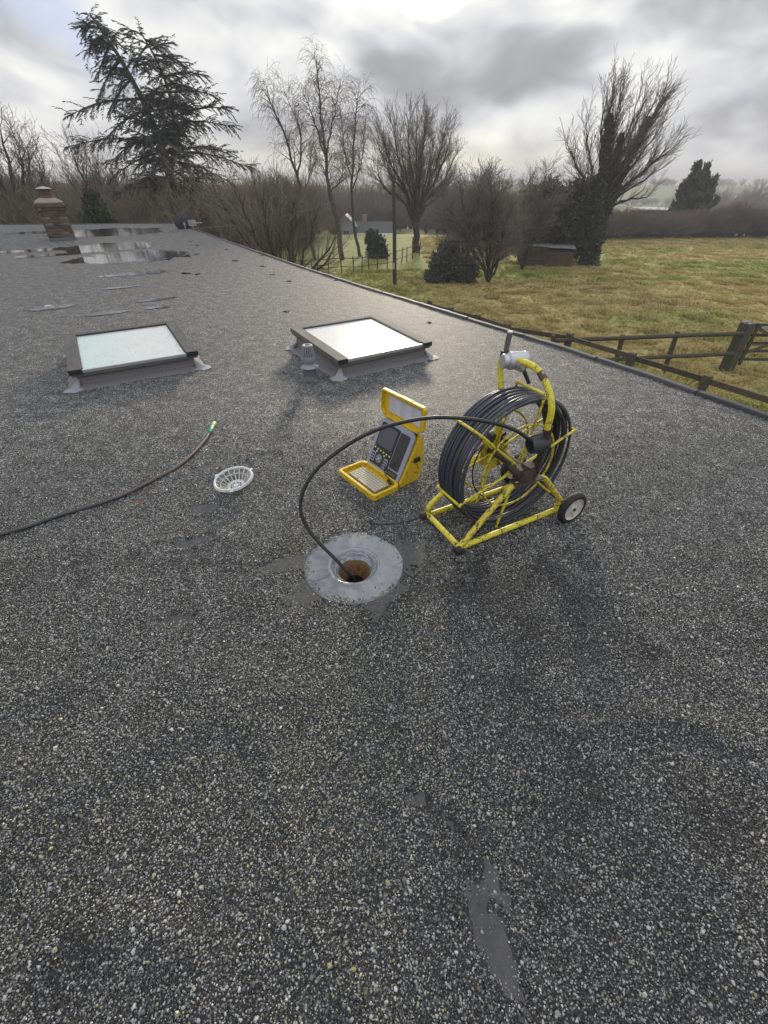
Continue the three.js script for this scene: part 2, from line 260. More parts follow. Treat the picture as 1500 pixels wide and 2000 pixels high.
for (const [q, l] of [[[0.265, -0.21, 0.045, 0.14, 0.4, 21], 'largest bare silt patch at the bottom right of the photo'], [[0.30, -0.30, 0.022, 0.06, 0.5, 29, 0.8], 'small silt patch right above the largest one'], [[0.197, -0.44, 0.018, 0.05, 0.6, 22], 'narrow slanting silt patch above the largest one'], [[0.10, -0.495, 0.04, 0.028, 0, 23, 0.8], 'small roundish silt patch left of the narrow slanting one'], [[-1.0, -1.685, 0.10, 0.04, 0.35, 24], 'silt patch between the leaf guard and the left edge'], [[-0.885, -1.18, 0.07, 0.035, 0.2, 25, 0.8], 'faint silt patch left of and nearer than the drain'], [[-1.13, -2.44, 0.17, 0.035, 0.5, 26, 0.85], 'long silt smear behind the leaf guard'], [[-1.03, -1.97, 0.085, 0.045, 0.2, 27, 0.85], 'small silt patch left in front of the leaf guard'], [[-0.83, -2.57, 0.11, 0.022, 0.3, 28, 0.7], 'thin silt smear right behind the leaf guard'], [[-0.02, -1.235, 0.04, 0.045, 0.2, 30, 0.9, 2.2], 'silt patch at the near right rim of the drain'], [[0.0, -1.31, 0.13, 0.04, 0.5, 33, 0.6, 2.2], 'speckled silt along the near rim of the drain'], [[-0.37, -1.33, 0.12, 0.08, 0.9, 31, 0.5, 2.2], 'speckled silt at the near left rim of the drain'], [[0.13, -1.58, 0.09, 0.13, 0.1, 32, 0.5, 2.2], 'speckled silt at the right rim of the drain'], [[-0.46, -1.52, 0.13, 0.055, 0.2, 34, 0.6, 2.2], 'silt patch at the left rim of the drain']]) {
  spots.push(q); pool(q, 0.0024 + 0.00005 * (layer++ - 12), 0.008, siltMat, l);
}
// ---------------------------------------------------------------- the felt near the camera, wrinkled and blistered; loose chippings on it one by one
const GX = -4.4, GZ = -4.6, GW = 7.8, GD = 5.2, GC = 0.026, GNX = Math.ceil(GW / GC), GNZ = Math.ceil(GD / GC), REL = new Float32Array((GNX + 1) * (GNZ + 1));
const roofEdge = (z) => { for (let i = 1; i < RIGHT.length; i++) if (z <= RIGHT[i - 1][1] && z >= RIGHT[i][1]) return mix(RIGHT[i - 1][0], RIGHT[i][0], (RIGHT[i - 1][1] - z) / (RIGHT[i - 1][1] - RIGHT[i][1])); return -40; };
for (let b = 0; b <= GNZ; b++) for (let a = 0; a <= GNX; a++) {
  const x = GX + a * GC, z = GZ + b * GC, dr = Math.hypot(x - DRAIN[0], z - DRAIN[1]);
  let h = 0.005 + 0.017 * fbm(x * 1.5 + 2, z * 1.2, 3.3, 3) + 0.021 * smooth(0.80, 1.0, 1 - Math.abs(noise(x * 1.5 + 0.7 * z, z * 1.9 - 0.5 * x, 6.1))) * smooth(0.0, 0.3, noise(x * 0.9, z * 0.9, 8.8)) * smooth(-2.3, -1.2, z); h *= mix(0.45, 1, smooth(-3.2, -1.6, z));
  for (const q of spots) { if (Math.hypot(x - q[0], z - q[1]) > 0.45 + 2 * Math.max(q[2], q[3])) continue; const f = inSpot(x, z, q); h += 0.013 * Math.exp(-(((f + 0.9) / 0.6) ** 2)) * (q[6] && q[6] < 0.7 ? 0.2 : 1); h *= smooth(-0.05, -0.8, f); }
  h = Math.max(0, h) * smooth(0.24, 0.42, dr); h = mix(0.003, h, smooth(GZ + 0.02, GZ + 0.5, z)) * smooth(0.0, 0.1, roofEdge(z) - x);
  REL[b * (GNX + 1) + a] = h;
}
function relief(x, z) { const u = clamp((x - GX) / GC, 0, GNX - 0.001), v = clamp((z - GZ) / GC, 0, GNZ - 0.001), a = Math.floor(u), b = Math.floor(v), k = b * (GNX + 1) + a; return mix(mix(REL[k], REL[k + 1], u - a), mix(REL[k + GNX + 1], REL[k + GNX + 2], u - a), v - b); }
{
  const bz = (x, z) => 0.35 * noise(x * 1.1, 5) + 0.4 * noise(x * 9, z * 9, 2) + 0.25 * noise(x * 25, z * 25, 4);
  for (const [name, m, z0, z1] of [['wrinkled_felt', mat(rgb(0.20, 0.20, 0.205), 0.45, { map: chipMaps[0], bumpMap: chipMaps[1], bumpScale: 0.0026 }), -1.55, 9], ['wrinkled_chippings', feltMat, -9, -1.55]]) {
  const gb = new GB(); for (let b = 0; b <= GNZ; b++) for (let a = 0; a <= GNX; a++) gb.add(GX + a * GC, 0.0006 + REL[b * (GNX + 1) + a], GZ + b * GC, 0, 1, 0, (GX + a * GC) / CHIP, (GZ + b * GC) / CHIP);
  for (let b = 0; b < GNZ; b++) for (let a = 0; a < GNX; a++) { const x = GX + (a + 0.5) * GC, z = GZ + (b + 0.5) * GC; if (Math.hypot(x - DRAIN[0], z - DRAIN[1]) < 0.17 || x > roofEdge(z) || z < z0 + bz(x, z) || z >= z1 + bz(x, z)) continue; const k = b * (GNX + 1) + a; gb.i.push(k, k + GNX + 1, k + 1, k + 1, k + GNX + 1, k + GNX + 2); }
  const g = gb.geo(); g.computeVertexNormals(); part(name, g, m, roof);
  }
}
{
  const base = new THREE.IcosahedronGeometry(1, 0), p = base.attributes.position, seen = new Map(), r = rng(9);
  for (let i = 0; i < p.count; i++) { const key = [p.getX(i), p.getY(i), p.getZ(i)].map((x) => x.toFixed(3)).join(); if (!seen.has(key)) seen.set(key, 0.78 + 0.44 * r()); const s = seen.get(key); p.setXYZ(i, p.getX(i) * s, p.getY(i) * s, p.getZ(i) * s); }
  base.computeVertexNormals();
  const m4 = new THREE.Matrix4(), q = new THREE.Quaternion(), e = new THREE.Euler(), MAX = 900000, M = new Float32Array(MAX * 16), C = new Float32Array(MAX * 3), at = V(), sc = V(); let N = 0;
  const put = (x, z, big) => {
    if (x > roofEdge(z) - 0.012) return;
    const dr = Math.hypot(x - DRAIN[0], z - DRAIN[1]);
    if (dr < 0.236 + 0.012 * noise(x * 30, z * 30)) { if (dr < 0.15 || r() > 0.75 * smooth(0.222, 0.24, dr + 0.11 * fbm(x * 6, z * 6, 1, 3)) + 0.004) return; }
    if (dr < 0.46 && r() < smooth(0.46, 0.24, dr) * (0.35 + 0.6 * noise(x * 8, z * 8, 3))) return;
    const drift = fbm(x * 1.3 + 3, z * 1.3, 4.4, 3) * 1.2 + 0.4 * noise(x * 6, z * 6, 2.2) - 0.16 * Math.exp(-(((dr - 0.5) / 0.22) ** 2)) + 0.03;   // thick and thin places
    if (r() < clamp(-0.05 - 0.8 * drift, 0, 0.4)) return;
    const s = big * (0.0014 + 0.0022 * r() * r());
    let y = (z < -4.6 ? 0.003 : dr < 0.243 ? 0.0048 : relief(x, z)) + s * 0.35 * r() + 0.0006;
    for (const sp of spots) { if (Math.abs(x - sp[0]) > 0.5 || Math.abs(z - sp[1]) > 0.5) continue; const f = inSpot(x, z, sp); if (f > -0.5) { if (r() < clamp((f + 0.5) * 0.75, 0, sp[6] ?? 0.965)) return; } }
    q.setFromEuler(e.set(r() * 6.28, r() * 6.28, r() * 6.28));
    m4.compose(at.set(x, y + 0.0006, z), q, sc.set(s * (1.0 + 0.5 * r()), s * 0.8, s)); m4.toArray(M, N * 16);
    const c = chipColor(r), moss = smooth(0.0, 0.35, fbm(x * 1.1 + 4, z * 1.1, 2.2, 2) + 0.22 * Math.exp(-((x - 0.0) ** 2) / 0.5 - ((z + 0.6) ** 2) / 0.8)), k = drift < 0 && r() < -1.7 * drift ? 0.5 : 1;
    if (r() < 0.16 * moss) c[2] *= 0.58;
    C[N * 3] = c[0] * k; C[N * 3 + 1] = c[1] * k; C[N * 3 + 2] = c[2] * k; N++;
  };
  for (let z = 0.35; z > -3.4; z -= 0.05) {
    const dep = -z * 0.791 + 0.918, hw = Math.max(0.93 * dep + 0.25, 1.1), dens = 62000 * (z > -1.5 ? 1 : smooth(3.5, 1.0, -z) * 0.75), n = Math.round(dens * 0.05 * 2 * hw);
    for (let i = 0; i < n && N < MAX; i++) put((r() * 2 - 1) * hw, z + r() * 0.05, r() < 0.04 ? 1.9 : 1);
  }
  const mats = { length: N };
  const im = new THREE.InstancedMesh(base, mat(0xffffff, 0.34), N); im.instanceMatrix.array.set(M.subarray(0, N * 16)); im.instanceColor = new THREE.InstancedBufferAttribute(C.slice(0, N * 3), 3);
  im.castShadow = im.receiveShadow = true; im.name = 'stone_chippings'; scene.add(im); tag(im, 'loose grey stone chippings covering the near part of the flat roof', 'chippings', null, 'stuff');
  console.log('chippings', mats.length);
}
// ---------------------------------------------------------------- terrain
const land = [[-40, -2.9], [0, -2.9], [30, -3.1], [55, -3.45], [75, -4.6], [120, -8], [200, -13], [320, -12], [450, -2.7], [520, -3.2], [700, -8], [3000, -45]];
function ground(x, z) {
  const d = -z; let y = land[0][1];
  for (let i = 1; i < land.length; i++) if (d <= land[i][0] || i === land.length - 1) { y = mix(land[i - 1][1], land[i][1], smooth(0, 1, (d - land[i - 1][0]) / (land[i][0] - land[i - 1][0]))); break; }
  return y + (d > 90 ? 1.6 * noise(x * 0.008 + 3, z * 0.01) : 0.10 * fbm(x * 0.15, z * 0.15, 1, 3));
}
const grassTone = (x, z) => {                                         // straw, olive and green patches of the rough meadow; mown lawn beyond the far fence
  const a = fbm(x * 0.10 + 5, z * 0.16, 7, 4), b = fbm(x * 0.5, z * 0.8, 3, 3);
  let g = smooth(-0.01, 0.30, a + 0.5 * b + 0.18 * Math.exp(-(((z + 31) / 3) ** 2)) + 0.16 * Math.exp(-(((z + 10.5) / 2.0) ** 2)) * smooth(8, 12, x));
  if (x < 3.5 && z < -20 && z > -60) g = Math.max(g, smooth(3.5, 0.5, x) * 0.75);
  const straw = [0.40, 0.315, 0.11], green = [0.28, 0.30, 0.06], tan = [0.46, 0.375, 0.155], t = smooth(0.0, 0.3, fbm(x * 0.9 + 9, z * 1.3, 4, 3));
  return [0, 1, 2].map((i) => mix(mix(straw[i], tan[i], t), green[i], g));
};
{
  const xs = [], zs = []; const gb = new GB(true);
  for (let x = -2400; x < -120; x += 120) xs.push(x); for (let x = -120; x < -16; x += 8) xs.push(x); for (let x = -16; x < 56; x += 0.7) xs.push(x); for (let x = 56; x < 160; x += 8) xs.push(x); for (let x = 160; x <= 2400; x += 80) xs.push(x);
  for (let z = 60; z > 4; z -= 8) zs.push(z); for (let z = 4; z > -60; z -= 0.7) zs.push(z); for (let z = -60; z > -140; z -= 5) zs.push(z); for (let z = -140; z > -800; z -= 15) zs.push(z); for (let z = -800; z >= -3000; z -= 200) zs.push(z);
  for (const z of zs) for (const x of xs) {
    const d = -z; let c = grassTone(x, z);
    if (d > 60) { const fld = noise(Math.floor(x / 150) * 3.3 + 0.5, Math.floor(d / 190) * 2.7 + 0.4); c = d > 300 ? [0.15 + 0.03 * fld, 0.21, 0.05] : [0.17 + 0.05 * fld, 0.19, 0.06]; }
    else if (z < -31.5 && x < 3) { const l = smooth(-31.5, -33, z); c = [mix(c[0], 0.21, l), mix(c[1], 0.235, l), mix(c[2], 0.04, l)]; }
    gb.add(x, ground(x, z) + (d < 60 ? 0.05 * fbm(x * 1.4, z * 1.4, 5, 2) : 0), z, 0, 1, 0, x / 3, z / 3, c);
  }
  const w = xs.length; for (let j = 0; j < zs.length - 1; j++) for (let i = 0; i < w - 1; i++) { const a = j * w + i; gb.i.push(a, a + 1, a + w, a + 1, a + w + 1, a + w); }
  const g = gb.geo(); g.computeVertexNormals();
  const gm = tex(512, 512, (u, v, o) => { const c = 0.78 + 0.75 * tile(u, v, 22, 1, 5) + 0.3 * tile(u, v, 90, 4, 2); o[0] = o[1] = o[2] = toS(clamp(c, 0.1, 1)); }, true);
  struct('ground', g, mat(0xffffff, 0.95, { map: gm, vertexColors: true }));
}
// tussocks of the rough meadow
{
  const r = rng(41), tuft = () => { const gb = new GB(); for (let i = 0; i < 13; i++) { const a = r() * 6.28, o = 0.5 * Math.sqrt(r()), lean = 0.35 + 1.0 * r(), h = 0.5 + 0.6 * r(), b = V(Math.cos(a) * o, -0.1, Math.sin(a) * o), d = V(Math.cos(a + 0.8 * (r() - 0.5)) * lean, 1, Math.sin(a + 0.8 * (r() - 0.5)) * lean).normalize(), s = V(-Math.sin(a), 0, Math.cos(a)); gb.blade(b, d, s, h, 0.13 + 0.08 * r()); } return gb.geo(); };
  const list = [], cols = [], m4 = new THREE.Matrix4(), q = new THREE.Quaternion(), e = new THREE.Euler();
  const edge = (z) => { for (let i = 1; i < RIGHT.length; i++) if (z <= RIGHT[i - 1][1] && z >= RIGHT[i][1]) return mix(RIGHT[i - 1][0], RIGHT[i][0], (RIGHT[i - 1][1] - z) / (RIGHT[i - 1][1] - RIGHT[i][1])); return -30; };
  for (let z = -3; z > -55; z -= 0.25) {
    const x0 = Math.max(edge(z) + 0.5, -11), x1 = 0.93 * (-z * 0.98 + 1.5) + 4, dens = z > -18 ? 46 : z > -32 ? 30 : 19, n = Math.round((x1 - x0) * 0.25 * dens);
    for (let i = 0; i < n; i++) {
      const x = mix(x0, x1, r()), zz = z + r() * 0.25, k = smooth(-0.15, 0.3, fbm(x * 0.8, zz * 0.8, 8, 3));
      if (zz < -31.5 && x < 3) continue;
      const s = (0.09 + 0.13 * r()) * (0.5 + 0.9 * k);
      q.setFromEuler(e.set(0.25 * (r() - 0.5), r() * 6.28, 0.25 * (r() - 0.5)));
      m4.compose(V(x, ground(x, zz), zz), q, V(s * 1.3, s * (0.8 + 0.5 * r()), s * 1.3)); list.push(m4.clone());
      const c = grassTone(x, zz), b = 0.85 + 0.42 * r(); cols.push(rgb(c[0] * b, c[1] * b, c[2] * b));
    }
  }
  const im = new THREE.InstancedMesh(tuft(), new THREE.MeshPhysicalMaterial({ color: 0xffffff, roughness: 0.95, transmission: 0.3, thickness: 0, side: THREE.DoubleSide }), list.length); list.forEach((m, i) => { im.setMatrixAt(i, m); im.setColorAt(i, cols[i]); });
  im.castShadow = im.receiveShadow = true; im.name = 'meadow_grass'; scene.add(im); tag(im, 'rough straw coloured and green tussocky grass of the meadow', 'grass', null, 'stuff');
  console.log('tufts', list.length);
}
// ---------------------------------------------------------------- trees
const barkGrey = mat(rgb(0.14, 0.125, 0.105), 0.9, { map: barkMap }), barkDark = mat(rgb(0.11, 0.098, 0.083), 0.9, { map: barkMap }), barkBirch = mat(rgb(0.16, 0.15, 0.14), 0.85, { map: barkMap });
const twigBrown = mat(rgb(0.17, 0.13, 0.105), 0.9), twigGrey = mat(rgb(0.16, 0.145, 0.12), 0.9), twigOlive = mat(rgb(0.20, 0.175, 0.11), 0.85), twigBirch = mat(rgb(0.17, 0.14, 0.12), 0.9);
const rv = (r, k = 1) => V((r() - 0.5) * 2 * k, (r() - 0.5) * 2 * k, (r() - 0.5) * 2 * k);
// o.levels: [{kids per metre, angle, len: [lo, hi] of the parent's, segs, wander, lift, r}]; level 0 are the shoots on the given limbs
function shoot(T, p, d, len, rad, lv, o, r) {
  const L = o.levels[lv], n = L.segs, pts = [p.clone()], rs = [rad]; let q = p.clone(); const dir = d.clone();
  for (let i = 1; i <= n; i++) { dir.add(rv(r, L.wander)).add(V(0, L.lift * (L.late ? i / n : 1), 0)); if (o.bias) dir.addScaledVector(o.bias, 0.06); dir.normalize(); q = q.clone().addScaledVector(dir, len / n); pts.push(q); rs.push(Math.max(rad * (1 - 0.8 * i / n), o.thin)); }
  (lv >= o.fineFrom ? T.fine : T.thick).tube(pts, rs, lv >= o.fineFrom ? 3 : 5);
  if (lv + 1 < o.levels.length) kids(T, pts, rs, len, lv + 1, o, r, 0.15);
}
function kids(T, pts, rs, len, lv, o, r, from) {
  const L = o.levels[lv], n = Math.max(1, Math.round(L.kids * len * (0.75 + 0.5 * r())));
  for (let k = 0; k < n; k++) {
    const t = mix(from, 0.98, (k + r()) / n), f = t * (pts.length - 1), i = Math.min(pts.length - 2, Math.floor(f)), p = pts[i].clone().lerp(pts[i + 1], f - i), d = V().subVectors(pts[i + 1], pts[i]).normalize();
    const side = rv(r).cross(d).normalize(), a = L.angle * (0.7 + 0.6 * r()), dir = d.multiplyScalar(Math.cos(a)).addScaledVector(side, Math.sin(a));
    shoot(T, p, dir, mix(L.len[0], L.len[1], r()) * (L.top ? mix(1, L.top, t) : 1), Math.min(rs[i] * 0.7, L.r), lv, o, r);
  }
}
function bareTree(name, label, limbs, o, seed, mats = [barkGrey, twigGrey], group) {
  const r = rng(seed), T = { thick: new GB(), fine: new GB() }, b0 = limbs[0].pts[0];
  const root = thing(name, label, o.category ?? 'tree', [b0[0], b0[1], b0[2]], 0, group), trunk = new GB(), org = V(...b0);
  for (const lm of limbs) {
    const pts = spline(lm.pts.map((p) => V(...p).sub(org)), lm.n ?? 10), rs = pts.map((_, i) => mix(lm.r[0], lm.r[1], i / (pts.length - 1)));
    pts.forEach((p, i) => { if (i) p.add(rv(r, lm.jig ?? 0.075)); });
    (lm.main === false ? T.thick : trunk).tube(pts, rs, 8); let len = 0; for (let i = 1; i < pts.length; i++) len += pts[i].distanceTo(pts[i - 1]);
    kids(T, pts, rs, len, 0, o, r, lm.from ?? 0.25);
  }
  part('trunk', trunk.geo(), mats[0], root); if (T.thick.v) part('branches', T.thick.geo(), mats[0], root); part('twigs', T.fine.geo(), mats[1], root);
  count(T.thick.i.length + T.fine.i.length + trunk.i.length); return root;
}
let tris = 0; function count(i) { tris += i / 3; }
// three birches with hanging twigs
const birch = { fineFrom: 1, thin: 0.006, levels: [
  { kids: 3.0, angle: 0.7, len: [0.8, 1.7], segs: 6, wander: 0.14, lift: 0.03, r: 0.03, top: 0.55 },
  { kids: 5.2, angle: 0.7, len: [0.4, 0.95], segs: 5, wander: 0.14, lift: -0.10, r: 0.013 },
  { kids: 8, angle: 0.6, len: [0.35, 0.85], segs: 4, wander: 0.10, lift: -0.34, r: 0.008 }] };
bareTree('birch_tree', 'tallest bare birch with one upright trunk and hanging twigs in the middle', [
  { pts: [[-3.0, -3.4, -36], [-3.27, -0.75, -36], [-3.5, 0.4, -36], [-3.72, 1.63, -36.1], [-3.75, 3.3, -36], [-3.95, 5.1, -36], [-3.85, 7.2, -36]], r: [0.19, 0.02], from: 0.42, n: 18 },
  { pts: [[-3.75, 2.4, -36], [-4.3, 4.2, -36.4], [-5.0, 5.9, -36.6]], r: [0.06, 0.012], main: false }, { pts: [[-3.8, 2.8, -36], [-3.1, 4.4, -35.6], [-2.6, 5.8, -35.5]], r: [0.06, 0.012], main: false },
  { pts: [[-3.55, 0.9, -36], [-2.9, 1.5, -36], [-2.4, 2.5, -36.3]], r: [0.06, 0.012], main: false }], birch, 101, [barkBirch, twigBirch], undefined);
bareTree('birch_tree', 'bare birch leaning left with drooping twigs, left of the tallest birch', [
  { pts: [[-5.0, -3.4, -36], [-5.44, -0.46, -36], [-5.75, 1.63, -36], [-6.2, 3.3, -36], [-6.75, 4.9, -36], [-7.2, 5.6, -36.1]], r: [0.14, 0.015], from: 0.42, n: 14 },
  { pts: [[-5.72, 1.5, -36], [-5.3, 2.9, -35.7], [-5.3, 4.2, -35.6], [-5.9, 5.6, -35.6]], r: [0.07, 0.012], main: false }, { pts: [[-5.5, 0.5, -36], [-4.9, 2.0, -36.4], [-4.5, 3.9, -36.5]], r: [0.05, 0.012], main: false }], birch, 102, [barkBirch, twigBirch]);
bareTree('birch_tree', 'slim bare birch with drooping twigs, right of the tallest birch', [
  { pts: [[-1.75, -3.45, -38], [-2.08, -2.1, -38], [-2.24, 0.9, -38], [-2.1, 2.9, -38], [-1.85, 4.9, -38], [-1.6, 5.9, -38]], r: [0.13, 0.015], from: 0.4, n: 14 },
  { pts: [[-2.2, 1.2, -38], [-2.75, 3.2, -38.3], [-2.8, 5.6, -38.4]], r: [0.06, 0.012], main: false }, { pts: [[-2.2, 1.0, -38], [-1.5, 2.5, -37.6], [-1.2, 4.6, -37.5]], r: [0.05, 0.012], main: false }], birch, 103, [barkBirch, twigBirch]);
// round crowned tree behind the telegraph pole: stems fanning from a short trunk
{
  const o = { fineFrom: 1, thin: 0.008, levels: [
    { kids: 2.9, angle: 0.42, len: [0.8, 1.8], segs: 6, wander: 0.08, lift: 0.06, r: 0.03, top: 0.6 }, { kids: 5.6, angle: 0.52, len: [0.4, 1.0], segs: 4, wander: 0.10, lift: 0.07, r: 0.012 }, { kids: 6, angle: 0.5, len: [0.25, 0.6], segs: 2, wander: 0.1, lift: 0.07, r: 0.009 }] };
  const b = [2.57, -3.5, -41], limbs = [{ pts: [b, [2.6, -2.2, -41], [2.6, -0.7, -41], [2.5, 1.3, -41], [2.8, 3.4, -41], [3.0, 4.9, -41]], r: [0.32, 0.03], from: 0.45, n: 14 }];
  for (const [x, y, z] of [[-1.1, 4.6, -41.5], [0.3, 5.5, -40.4], [1.6, 5.9, -42], [4.6, 5.3, -40.5], [5.6, 3.2, -41.4], [-1.2, 2.4, -40.6], [5.4, 1.6, -42], [2.2, 5.9, -39.8], [3.9, 4.6, -42.6], [0.2, 3.6, -42.6], [-0.6, 5.0, -40.6], [3.0, 5.9, -41.8], [4.9, 4.2, -39.9], [5.2, 4.4, -42.2], [0.9, 4.6, -41.9]].map(([x, y, z]) => [mix(2.6, x, 0.88), mix(0, y, 0.84), z])) limbs.push({ pts: [[2.57, -1.6 + 0.8 * ((x * 7) % 1), -41], [mix(2.57, x, 0.3), mix(-0.8, y, 0.3), mix(-41, z, 0.3)], [mix(2.57, x, 0.72), mix(-0.8, y, 0.62), mix(-41, z, 0.7)], [x, y, z]], r: [0.12, 0.012], main: false, from: 0.25 });
  bareTree('broadleaf_tree', 'bare round crowned tree with many stems fanning upward behind the telegraph pole', limbs, o, 104, [barkDark, twigGrey]);
}
// big ivy clad tree on the right
const leafMat = (r, g, b) => mat(rgb(r, g, b), 0.6, { side: THREE.DoubleSide });
const ivyMat = leafMat(0.055, 0.062, 0.040), bramMat = leafMat(0.075, 0.08, 0.055), needleMat = leafMat(0.042, 0.052, 0.046), laurelMat = leafMat(0.045, 0.06, 0.034), conMat = leafMat(0.045, 0.058, 0.042);
function leaf(gb, p, r, s, dn = null) { const d = rv(r); if (dn) d.add(dn); d.normalize(); const side = rv(r).cross(d).normalize(); gb.blade(p, d, side, s * (0.7 + 0.6 * r()), s * (0.5 + 0.4 * r())); }
{
  const o = { fineFrom: 1, thin: 0.008, bias: V(0.35, 0.4, 0), levels: [
    { kids: 3.2, angle: 0.40, len: [0.8, 1.7], segs: 6, wander: 0.07, lift: 0.07, r: 0.035, top: 0.6 }, { kids: 4.6, angle: 0.42, len: [0.4, 0.95], segs: 4, wander: 0.12, lift: 0.05, r: 0.014 }, { kids: 5.0, angle: 0.5, len: [0.2, 0.5], segs: 2, wander: 0.1, lift: 0.03, r: 0.010 }] };
  const b = [13.9, -3.15, -33.5], ends = [[12.2, 6.5, -33.5], [12.9, 6.7, -32.9], [13.7, 6.8, -34.2], [14.5, 6.7, -33.3], [15.3, 6.5, -34], [16.0, 6.1, -33.2], [16.9, 5.2, -33.9], [17.4, 3.9, -33.2], [17.4, 2.3, -33.8], [17.2, 0.9, -33.4], [11.5, 5.2, -34], [10.4, 3.9, -33.4], [11.0, 2.4, -32.8], [14.6, 5.6, -31.8], [14.2, 5.4, -35.2], [16.3, 3.9, -35.0], [16.4, 3.6, -31.9]];
  const limbs = [{ pts: [b, [13.75, -1.6, -33.5], [13.6, -0.2, -33.5], [13.45, 1.75, -33.5], [13.05, 4.0, -33.5], [12.8, 5.5, -33.5]], r: [0.36, 0.03], from: 0.5, n: 14 }, { pts: [b, [14.0, -1.4, -33.4], [14.15, 0.6, -33.4], [14.6, 2.3, -33.4], [15.2, 3.9, -33.4], [15.7, 5.2, -33.4]], r: [0.30, 0.03], from: 0.5, n: 14, main: false }];
  for (const e of ends) { const x = mix(13.7, e[0], 0.84), y = mix(-0.2, e[1], 0.80), z = e[2], h = clamp(y * 0.3, 0.0, 1.6); limbs.push({ pts: [[mix(13.7, x, 0.08), -0.4 + h * 0.5, -33.5], [mix(13.7, x, 0.35), mix(-0.2, y, 0.32) + 0.2, mix(-33.5, z, 0.4)], [mix(13.7, x, 0.72), mix(-0.2, y, 0.64) + 0.2, mix(-33.5, z, 0.8)], [x, y, z]], r: [0.11, 0.012], main: false, from: 0.25 }); }
  const root = bareTree('ivy_clad_tree', 'large bare tree with dark ivy up its fanning stems on the right', limbs, o, 105, [barkDark, twigGrey]);
  const gb = new GB(), r = rng(106), org = V(...b);
  const stems = [[[[13.9, -3, -33.5], [13.6, -0.2, -33.5], [13.45, 1.75, -33.5], [13.0, 4.3, -33.5]], 0.62, 5200], [[[13.9, -2, -33.4], [14.15, 0.6, -33.4], [14.6, 2.3, -33.4], [15.25, 4.3, -33.4]], 0.52, 4600], [[[13.7, -1, -33.2], [13.3, 1.4, -33], [12.75, 4.4, -33]], 0.42, 2800], [[[13.8, 0, -33.6], [13.95, 2, -33.6], [14.0, 3.6, -33.6]], 0.34, 1900], [[[13.9, -3.1, -33.5], [13.9, -1.5, -33.3], [14.0, 0.4, -33.4]], 0.85, 3600]];
  for (const [pts, rad, n] of stems) { const c = new THREE.CatmullRomCurve3(pts.map((p) => V(...p).sub(org))); for (let i = 0; i < n; i++) { const t = r(), q = c.getPoint(t), k = rad * (1.15 - 0.85 * t) * (0.6 + 0.9 * Math.abs(noise(q.y * 1.3, rad * 9))) * Math.sqrt(0.15 + 0.85 * r()), a = r() * 6.28; q.add(V(Math.cos(a) * k, (r() - 0.5) * 0.2, Math.sin(a) * k)); leaf(gb, q, r, 0.15); } }
  part('ivy', gb.geo(), ivyMat, root); count(gb.i.length);
}
// dense bushes: leaves through the volume of a few lobes, on stems
function bush(name, label, category, base, lobes, n, size, m, seed, stemMat = barkDark, up = null, extra) {
  const root = thing(name, label, category, base), r = rng(seed), gb = new GB(), st = new GB(), vol = lobes.map((l) => l[3] * l[4] * l[5]), tot = vol.reduce((a, b) => a + b);
  lobes.forEach((l, k) => {
    const [cx, cy, cz, rx, ry, rz] = l, c = V(cx, cy, cz).sub(V(...base));
    for (let i = 0; i < n * vol[k] / tot; i++) {
      const u = rv(r).normalize(), lump = 0.78 + 0.75 * fbm(u.x * 1.7 + seed, u.y * 1.7, u.z * 1.7 + k, 3) + 0.35 * noise(u.x * 6, u.y * 6 + seed, u.z * 6), d = lump * Math.pow(r(), 0.28);
      const q = c.clone().add(V(u.x * rx * d, u.y * ry * d, u.z * rz * d)); if (q.y < 0.02) continue;
      leaf(gb, q, r, size, up ? up.clone().addScaledVector(u, 0.7) : u.multiplyScalar(0.6));
    }
    for (let i = 0; i < 7; i++) { const e = c.clone().add(V((r() - 0.5) * rx * 1.4, ry * (0.2 + 0.6 * r()), (r() - 0.5) * rz * 1.4)); st.tube(spline([V((r() - 0.5) * 0.3, 0, (r() - 0.5) * 0.3), e.clone().multiplyScalar(0.5).add(rv(r, 0.15)), e], 6), [0.05, 0.045, 0.04, 0.03, 0.025, 0.018, 0.01], 5); }
  });
  part('stems', st.geo(), stemMat, root); part('foliage', gb.geo(), m, root); count(gb.i.length + st.i.length); if (extra) extra(root, r); return root;
}
bush('ivy_bush', 'big dark ivy smothered bush beside the ivy clad tree, above the shed', 'bush', [11.4, -3.15, -34.2], [[11.2, -0.2, -34.3, 2.1, 1.9, 1.6], [12.9, 0.4, -34.2, 1.3, 1.5, 1.3], [10.2, -1.2, -34.3, 1.3, 1.6, 1.2], [12.6, -1.6, -34.4, 1.6, 1.7, 1.2], [13.6, 0.1, -34.0, 1.3, 1.7, 1.1], [13.6, -1.8, -34.0, 1.0, 1.4, 0.9], [10.2, 0.0, -34.6, 1.3, 1.5, 1.1], [9.5, -1.6, -34.4, 0.9, 1.4, 0.9]], 42000, 0.17, ivyMat, 111);
bush('bramble_bush', 'low dark bramble mound on the meadow edge left of the bare thorn trees', 'bush', [3.5, -3.05, -27.2], [[3.4, -2.3, -27.2, 1.05, 1.0, 0.9], [4.5, -2.5, -27.0, 0.9, 0.8, 0.8], [2.7, -2.75, -26.9, 0.6, 0.4, 0.5], [3.5, -1.6, -27.4, 0.7, 0.6, 0.6]], 15000, 0.11, bramMat, 112);
bush('evergreen_shrub', 'dark glossy evergreen shrub on the lawn beyond the far fence', 'shrub', [-0.6, -3.6, -37.2], [[-0.55, -2.5, -37.2, 0.95, 1.0, 0.8], [-0.9, -1.9, -37.3, 0.6, 0.6, 0.6], [-0.1, -3.0, -37, 0.55, 0.5, 0.5]], 3600, 0.17, laurelMat, 113);
